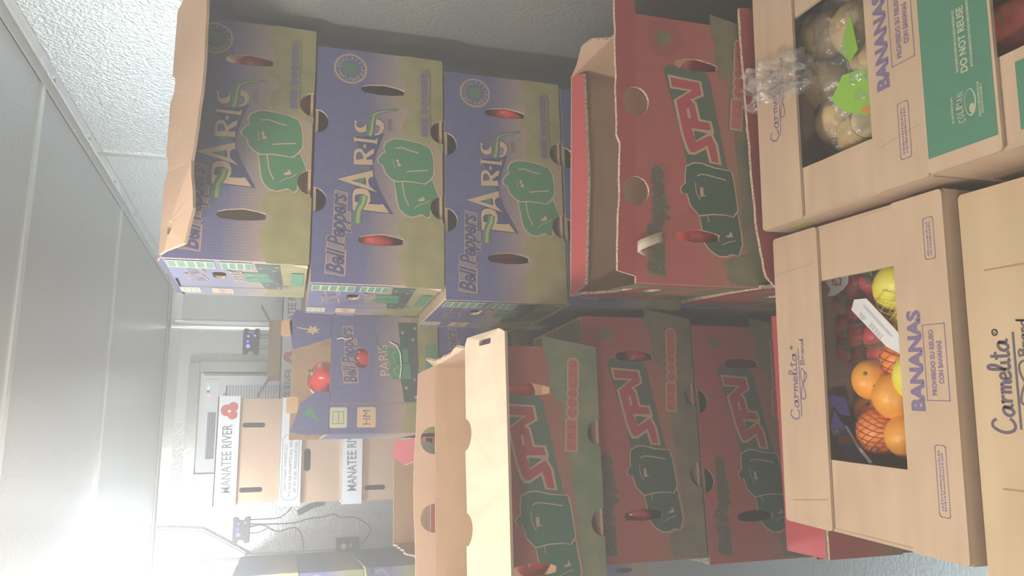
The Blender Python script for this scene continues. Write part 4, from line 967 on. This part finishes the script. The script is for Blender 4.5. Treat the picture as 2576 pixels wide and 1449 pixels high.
# strawberries in a clear box
def straw(label, loc, r, rot):
    t = thing('strawberry', label, 'strawberry', loc, 0, 'strawberries in the clear box'); t.rotation_euler = rot
    m = M(); m.lathe((0, 0, 0), [(0, -1.25*r), (.28*r, -1.12*r), (.62*r, -.6*r), (.88*r, 0), (.95*r, .38*r), (.78*r, .72*r), (.35*r, .86*r), (0, .82*r)], 'strawberry_red', 16); o = m.build('flesh', t); weld(o)
    m = M()
    for k_ in range(7):
        a0 = 2*math.pi*k_/7; c, s = math.cos(a0), math.sin(a0); q = lambda rr, w_, h: (c*rr*r-s*w_*r, s*rr*r+c*w_*r, h*r)
        m.face([q(.05, -.1, .88), q(.5, -.2, .92), q(.95, 0, .72+.3*(k_ % 2)), q(.5, .2, .92), q(.05, .1, .88)], 'sepal')
    m.tube([(0, 0, .86*r), (.1*r, 0, 1.25*r)], .08*r, 'stem_green', 5); m.build('calyx', t)
SB = [(.245, 1.085, .0), (.205, 1.085, .0), (.160, 1.088, .0), (.270, 1.045, .01), (.228, 1.040, .012), (.185, 1.045, .012), (.150, 1.050, .005), (.262, 1.000, .016), (.220, .992, .02), (.178, .998, .02), (.145, 1.005, .012), (.195, .962, .018), (.160, .965, .012)]
WHERE = ['far right corner', 'middle of the far row', 'left end of the far row', 'right end of the second row', 'second from the right in the second row', 'third from the right in the second row', 'left end of the second row', 'right end of the third row', 'second from the right in the third row', 'third from the right in the third row', 'left end of the third row', 'right of the two nearest', 'left of the two nearest']
for (x, y, dz), wh in zip(SB, WHERE): straw('strawberry in the clear box, '+wh, (x, y, TZ+.030+dz), RND.uniform(.022, .026), (RND.uniform(.6, 2.2), RND.uniform(-.6, .6), RND.uniform(0, 6.2)))
t = thing('clear_fruit_box', 'clear plastic clamshell box holding the strawberries', 'container', (.205, 1.025, TZ), Y5)
m = M(); bx0, by0 = .092, .078
prof = [(0, .0), (0, .055), (.004, .060), (.004, .064), (-.002, .068), (-.012, .078), (-.02, .080)]
rows = []
for g, h in prof:
    rows.append([(sx, sy, h) for sx, sy in rrect(-bx0-g, -by0-g, bx0+g, by0+g, .014, 4)])
m.grid(rows, 'clear_shell', closed_v=True); m.face([Vector(p) for p in rows[-1]], 'clear_shell'); m.build('shell', t)
m = M()
for i in range(5): m.tube([(-.075+i*.03, -.082, .0805), (-.07+i*.03, -.05, .084), (-.072+i*.03, .03, .084)], .0022, 'clear_shell', 6)
m.build('lid_rib', t)
def plate(name, label, cat, P, z, mat, tilt=None, t_=.0012, parent=None, arts=None, group=None):
    c = sum((Vector(p) for p in P), Vector((0, 0)))/len(P); fr = Frame((c.x, c.y, z), (1, 0, 0), (0, 1, 0) if not tilt else tilt[0], (0, 0, 1) if not tilt else tilt[1])
    m = M(); slab(m, fr, [tuple(Vector(p)-c) for p in P], (), t_, (mat,)*3); o = m.build(name); tag(o, label, cat, group)
    if arts: a = Art(fr, (), .0003); arts(a, c); a.build('printed_lettering', o)
    return o
TAGP = [(.2335, .9975), (.2300, .9710), (.1440, .8960), (.1180, .8900), (.1480, .9420), (.2180, 1.0070)]
def art_tag(a, c):
    d = Vector((-.76, -.65)); k_ = Vector((-d.y, d.x)); o = Vector((.018, .022))
    for i in range(9): a.poly([[tuple(o+d*(.012+i*.0036)+k_*s) for s in (-.010, -.001)]+[tuple(o+d*(.012+i*.0036+(.0012 if i % 2 else .002))+k_*s) for s in (-.001, -.010)]], 'print_grey'); a.n -= 1
    for j, (x0, x1, y) in enumerate(((-.02, .06, .010), (-.02, .055, .0075), (-.018, .0, -.004), (-.018, -.002, -.007), (-.016, -.004, -.010))): a.line([o+d*x0+k_*y, o+d*x1+k_*y], .0010, 'print_grey')
plate('price_label', 'white label with a barcode lying over the strawberry box', 'label', TAGP, TZ+.0885, 'paper_white', None, .0012, None, art_tag)
def art_st(a, c):
    a.poly([[(.013, .010), (.016, -.002), (.004, -.014), (-.006, -.012), (-.002, .008)]], 'red_lit_and_ink', [[(.011, .007), (.013, -.002), (.004, -.011), (-.003, -.009), (.0, .006)]])
    a.text('WA', (-.001, -.007), (.011, .004), .007, 'red_lit_and_ink', 0, .03)
plate('fruit_sticker', 'white wavy sticker with red lettering in the far corner of the window', 'sticker', [(.292, 1.055), (.293, 1.018), (.281, 1.006), (.264, 1.010), (.256, 1.024), (.250, 1.044), (.252, 1.062), (.262, 1.052), (.276, 1.060)], TZ+.0865, 'paper_white', None, .0012, None, art_st)
def art_pl(a, c):
    a.poly([circle((-.002, .004), .008, 12, ry=.012)], 'tag_orange'); a.text('S', (.008, .012), (.016, .014), .010, 'lemon_peel', 0, .03); a.line([(-.012, -.012), (.0, -.016)], .002, 'tag_orange')
    a.poly([[(-.010, .002), (-.004, -.002), (-.008, -.008)]], 'tag_green')
plate('net_label', 'purple label of the red orange net with a white tie', 'label', [(.062, 1.098), (.046, 1.092), (.020, 1.075), (-.012, 1.058), (-.030, 1.050), (-.026, 1.078), (.0, 1.096), (.030, 1.108)], TZ+.062, 'purple_label', ((0, .8, .6), (0, -.6, .8)), .0012, None, art_pl)
plate('purple_strip', 'purple plastic strip standing in the dark far corner', 'label', [(.088, 1.110), (.080, 1.090), (.050, 1.086), (.055, 1.108), (.085, 1.122)], TZ+.055, 'purple_label', ((0, .8, .6), (0, -.6, .8)))
m = M(); m.tube([(.032, 1.070, TZ+.072), (.0, 1.040, TZ+.080), (-.028, 1.012, TZ+.082)], [.0022, .003, .0034], 'paper_white', 6); tag(m.build('plastic_tie'), 'white plastic tie across the purple net label', 'tie')
# potatoes in a clear bag
PZ = .815-.2867+.153
POT = [((.776, .900), .050, 'large yellow potato at the right edge of the window'), ((.672, .912), .045, 'round potato in the middle of the clear bag'), ((.712, 1.000), .042, 'potato under the far right of the clear bag'), ((.625, 1.010), .040, 'potato under the gathered film of the clear bag'), ((.600, .880), .042, 'potato under the green tag'), ((.545, .985), .040, 'potato left of the green tag'), ((.500, .945), .036, 'shaded potato at the left end of the bag')]
for i, ((x, y), r, lab) in enumerate(POT):
    sd = Vector((i*3.1, i*1.7, .4)); fruit('potato', lab, 'potato', (x, y, PZ+r*.9+.012), 'potatoes in the clear bag', 'potato_skin', blob(0, r, 1.15, .95, .9, lambda d, th: 1+.16*(noise.noise(d*1.6+sd))), (RND.uniform(-.3, .3), RND.uniform(-.3, .3), RND.uniform(0, 3)))
def cut_potato(label, loc, r, rot):
    t = thing('halved_potato', label, 'potato', loc, 0, 'potatoes in the clear bag'); t.rotation_euler = rot
    m = M(); m.lathe((0, 0, 0), [(r, 0), (r*1.02, -r*.12), (r*.9, -r*.55), (r*.5, -r*.86), (0, -r*.95)], 'potato_skin', 24); m.build('skin', t)
    m = M(); m.lathe((0, 0, 0), [(0, .0012), (r*.9, .001), (r*.985, 0)], 'potato_flesh', 24); m.build('cut_face', t)
cut_potato('halved potato with a pale round cut face at the left end of the bag', (.508, .905, PZ+.058), .030, (.75, -.15, 0))
cut_potato('halved potato with a pale cut face next to the first', (.520, .862, PZ+.050), .026, (.62, .2, 0))
def film(name, label, cen, sx, sy, z, seed, hump):
    m = M(); P = []
    for i in range(46):
        row = []
        for j in range(34):
            u, v = i/45-.5, j/33-.5; x = cen[0]+u*sx; y = cen[1]+v*sy
            q = Vector((u*7+seed, v*6, seed)); f = abs(noise.noise(q))*.030+abs(noise.noise(q*2.7))*.016
            row.append((x+noise.noise(q*1.3+Vector((5, 0, 0)))*.014, y+noise.noise(q*1.3+Vector((0, 9, 0)))*.014, z+f+hump(u, v)))
        P.append(row)
    m.grid(P, 'clear_film'); o = m.build(name); return tag(o, label, 'bag')
film('plastic_bag', 'crinkled clear plastic bag over the potatoes', (.625, .925), .27, .175, PZ+.088, 1.3, lambda u, v: -.034*(4*u*u+4*v*v*.8))
film('bag_neck', 'gathered clear neck of the potato bag spilling over the carton edge', (.612, 1.000), .075, .110, PZ+.125, 4.2, lambda u, v: .036*min(1, max(0, (v+.40)*2.2))+.012*math.cos(u*16))
plate('green_tag', 'bright green tag lying in the potato bag', 'tag', [(.552, .940), (.585, .915), (.580, .868), (.512, .852), (.502, .884), (.522, .918)], PZ+.088, 'tag_green', ((0, .95, .3), (0, -.3, .95)), .0012, None, lambda a, c: (a.poly([circle((-.030, -.012), .007, 12)], 'tag_orange'), a.poly([[(-.015, -.052), (.0, -.060), (.012, -.045)]], 'tag_orange')))
plate('green_tag', 'small green tag end under the folded film', 'tag', [(.630, .920), (.665, .868), (.600, .860), (.596, .892)], PZ+.100, 'tag_green', ((0, .95, -.3), (0, .3, .95)))
plate('white_ticket', 'white printed ticket at the far right of the potato bag', 'label', [(.792, .985), (.768, .935), (.745, .950), (.758, .995)], PZ+.105, 'paper_white', None, .001, None, lambda a, c: [a.line([(-.014, .018-.006*i), (.012, .014-.006*i)], .001, 'print_grey') for i in range(5)])
o = fruit('apple', 'red apple in the window of the green carton', 'apple', (.507, .646, .825-.29+.168+.040), None, 'apple_skin', blob(0, .044, 1, 1, .92, lambda d, th: 1-.16*math.exp(-(th/.3)**2)-.10*math.exp(-((th-math.pi)/.3)**2)), (.3, .2, 0))
m = M(); m.tube([(0, 0, .030), (.002, 0, .042), (.005, .001, .050)], .0018, 'brown', 6); m.build('stem', o)
o = fruit('apple', 'darker apple beside the red one in the green carton', 'apple', (.605, .625, .825-.29+.168+.038), None, 'apple_skin', blob(0, .042, 1, 1, .92, dimple), (.3, -.4, 0))
m = M(); m.tube([(0, 0, .034), (.002, 0, .044)], .0018, 'brown', 6); m.build('stem', o)
film('apple_bag', 'clear plastic bag around the darker apple', (.605, .625), .12, .09, .825-.29+.235, 7.7, lambda u, v: -.05*(u*u+v*v)*4)
# ------------------------------------------------------------------ air conditioner, controllers, cables
AY = 4.135
t = thing('air_conditioner', 'white window air conditioner set in the back wall', 'air conditioner', (.20, AY, 1.80))
fr = Frame((-.205-.05, 0, -.24), (1, 0, 0), (0, 0, 1), (0, -1, 0))            # 0..510 wide, 0..475 high
m = M(); slab(m, fr, rect(.02, .02, .49, .455), [rect(.075, .385, .305, .425), rect(.06, .045, .44, .345)], .02, ('white_plastic',)*3); o = m.build('front_panel', t)
m = M(); m.box((0, .085, 0), (.50, .11, .46), 'white_plastic'); m.build('body', t)
m = M()
for k_ in range(22): m.box((-.255+.25, .004, -.24+.052+k_*.0134), (.38, .016, .0062), 'white_plastic', Matrix.Rotation(.5, 3, 'X'))
m.build('grille', t)
m = M(); m.box((-.255+.25, .018, -.24+.195), (.38, .004, .30), 'dark_slot'); m.build('grille_back', t)
m = M(); m.box((-.255+.19, .018, -.24+.405), (.23, .004, .04), 'grey_plastic'); m.build('outlet_back', t)
for k_ in range(3): m = M(); m.box((-.255+.19, .008, -.24+.394+k_*.011), (.226, .012, .0035), 'grey_plastic', Matrix.Rotation(-.4, 3, 'X')); m.build('louvre', t)
m = M(); slab(m, Frame(fr.p(.335, .375, .0035), fr.U, fr.V, fr.N), rrect(0, 0, .135, .068, .006), (), .003, ('lid_white',)*3); m.build('control_panel', t)
glow('led_green', (.15, 1, .25), 3.0); glow('led_red', (1, .08, .08), 4.0); glow('led_blue', (.06, .05, 1), 5)
m = M(); m.box(tuple(fr.p(.418, .428, .0045)), (.030, .002, .012), 'dark_plastic'); m.box(tuple(fr.p(.424, .428, .0058)), (.019, .001, .009), 'led_green'); m.build('display', t)
m = M(); m.lathe(tuple(fr.p(.388, .424, .0045)), [(0, -.003), (.003, -.002), (.0042, .0)], 'led_red', 10, 'y'); m.build('power_light', t)
m = M(); m.lathe(tuple(fr.p(.392, .352, .003)), [(0, -.003), (.005, -.002), (.006, .001)], 'grey_plastic', 10, 'y'); m.build('screw', t)
m = M(); w_ = .052
for c, d in (((0, .036, .262), (.60, .050, w_)), ((0, .036, -.262), (.60, .050, w_)), ((-.281, .036, 0), (w_, .050, .476)), ((.281, .036, 0), (w_, .050, .476))): m.box(c, d, 'trim_metal')
o = m.build('metal_frame', t); md = o.modifiers.new('soft', 'BEVEL'); md.width = .012; md.segments = 2
def controller(label, x, z, cables):
    t = thing('temperature_controller', label, 'controller', (x, 4.19, z))
    m = M(); slab(m, Frame((0, -.018, 0), (1, 0, 0), (0, 0, 1), (0, -1, 0)), [(-.060, .040), (-.060, .018), (-.044, .012), (-.044, -.010), (-.060, -.016), (-.060, -.038), (.062, -.038), (.062, -.016), (.048, -.012), (.048, .014), (.062, .020), (.062, .040)], (), .026, ('dark_plastic',)*3)
    o = m.build('housing', t); md = o.modifiers.new('soft', 'BEVEL'); md.width = .004; md.segments = 2
    for px, pz, r in ((-.018, .013, .010), (.006, .016, .0055), (.034, .014, .006), (.038, -.018, .0055)):
        m = M(); m.lathe((px, -.0185, pz), [(0, -.0045), (r*.7, -.0035), (r, .0)], 'led_blue', 12, 'y'); m.build('blue_light', t)
    return t
controller('blue lit controller on the back wall to the right of the air conditioner', .612, 1.797, 0)
controller('blue lit controller on the back wall beside the conduit', -.336, 1.800, 0)
flat('cable_grey', (.10, .11, .12), .5); flat('cable_yellow', (.45, .48, .16), .5)
def wire(name, label, pts, r, mat, y=4.188, group=None, cat='cable'):
    m = M(); P = [Vector((x, y, z)) for x, z in pts]; S = []
    for i in range(len(P)-1):
        a, b_, c, d = P[max(i-1, 0)], P[i], P[i+1], P[min(i+2, len(P)-1)]
        for k_ in range(6): q = k_/6; S.append(.5*((2*b_)+(c-a)*q+(2*a-5*b_+4*c-d)*q*q+(3*b_-a-3*c+d)*q**3))
    S.append(P[-1]); m.tube(S, r, mat, 8); return tag(m.build(name), label, cat, group)
GW = 'cables on the back wall'
wire('cable', 'long grey cable running from the controller down to the black box', [(-.306, 1.768), (-.311, 1.705), (-.313, 1.555), (-.296, 1.48), (-.288, 1.395), (-.277, 1.352), (-.296, 1.309), (-.3, 1.238), (-.358, 1.157), (-.425, 1.192), (-.444, 1.203)], .0028, 'cable_grey', 4.190, GW)
wire('cable', 'grey cable looping from the controller to the metal rail', [(-.322, 1.764), (-.315, 1.698), (-.349, 1.629), (-.335, 1.539), (-.385, 1.504), (-.45, 1.494)], .0026, 'cable_grey', 4.185, GW)
wire('cable', 'short cable under the controller by the conduit', [(-.349, 1.766), (-.351, 1.722), (-.332, 1.675)], .0022, 'cable_grey', 4.191, GW)
wire('cable', 'grey cable running behind the tomato cartons', [(-.286, 1.769), (-.287, 1.706), (-.282, 1.617), (-.235, 1.558)], .0024, 'cable_grey', 4.191, GW)
for i, (x, lab) in enumerate(((.655, 'rightmost'), (.640, 'second from the right'), (.600, 'third from the right'), (.582, 'leftmost'))):
    wire('cable', lab+' of four short cables under the right controller', [(x, 1.762), (x+.002, 1.72), (x+.004, 1.62)], .0026, 'cable_grey' if i != 2 else 'cable_yellow', 4.185, GW)
wire('foam_pipe', 'dark foam covered pipe curving on the back wall beside the tomato cartons', [(-.262, 1.530), (-.248, 1.497), (-.231, 1.463), (-.215, 1.401)], .014, 'cable_grey', 4.165, None, 'pipe')
wire('conduit', 'grey conduit bending down the back wall from the ceiling', [(-.305, 2.19), (-.316, 2.05), (-.322, 1.985), (-.340, 1.945), (-.440, 1.775), (-.458, 1.74), (-.459, 1.30)], .011, 'trim_metal', 4.185, None, 'conduit')
t = thing('switch_box', 'black switch box with a round white dial by the metal rail', 'switch', (-.432, 4.19, 1.278))
m = M(); m.box((0, -.02, 0), (.074, .04, .112), 'dark_plastic'); o = m.build('housing', t); md = o.modifiers.new('s', 'BEVEL'); md.width = .006
m = M(); m.lathe((-.004, -.041, .018), [(0, -.002), (.014, -.002), (.016, .002)], 'paper_white', 18, 'y'); m.build('dial', t)
m = M(); m.box((.0, -.0415, -.016), (.020, .003, .008), 'paper_white'); m.build('mark', t)
m = M(); m.box((-.041, -.01, .02), (.008, .02, .06), 'paper_white'); m.build('side_plate', t)
t = thing('strap', 'yellow green strap hanging over the far left blue cartons', 'strap', (-.48, 3.39, 1.27))
m = M(); m.grid([[(x, y, z+dz) for dz in (-.006, .006)] for x, y, z in ((.035, .40, .02), (.04, .20, .005), (.035, .015, -.002), (.034, -.004, -.004), (-.05, -.008, -.014), (-.20, -.008, -.03), (-.40, -.008, -.05))], 'cable_yellow'); o = m.build('webbing', t); md = o.modifiers.new('t', 'SOLIDIFY'); md.thickness = .002
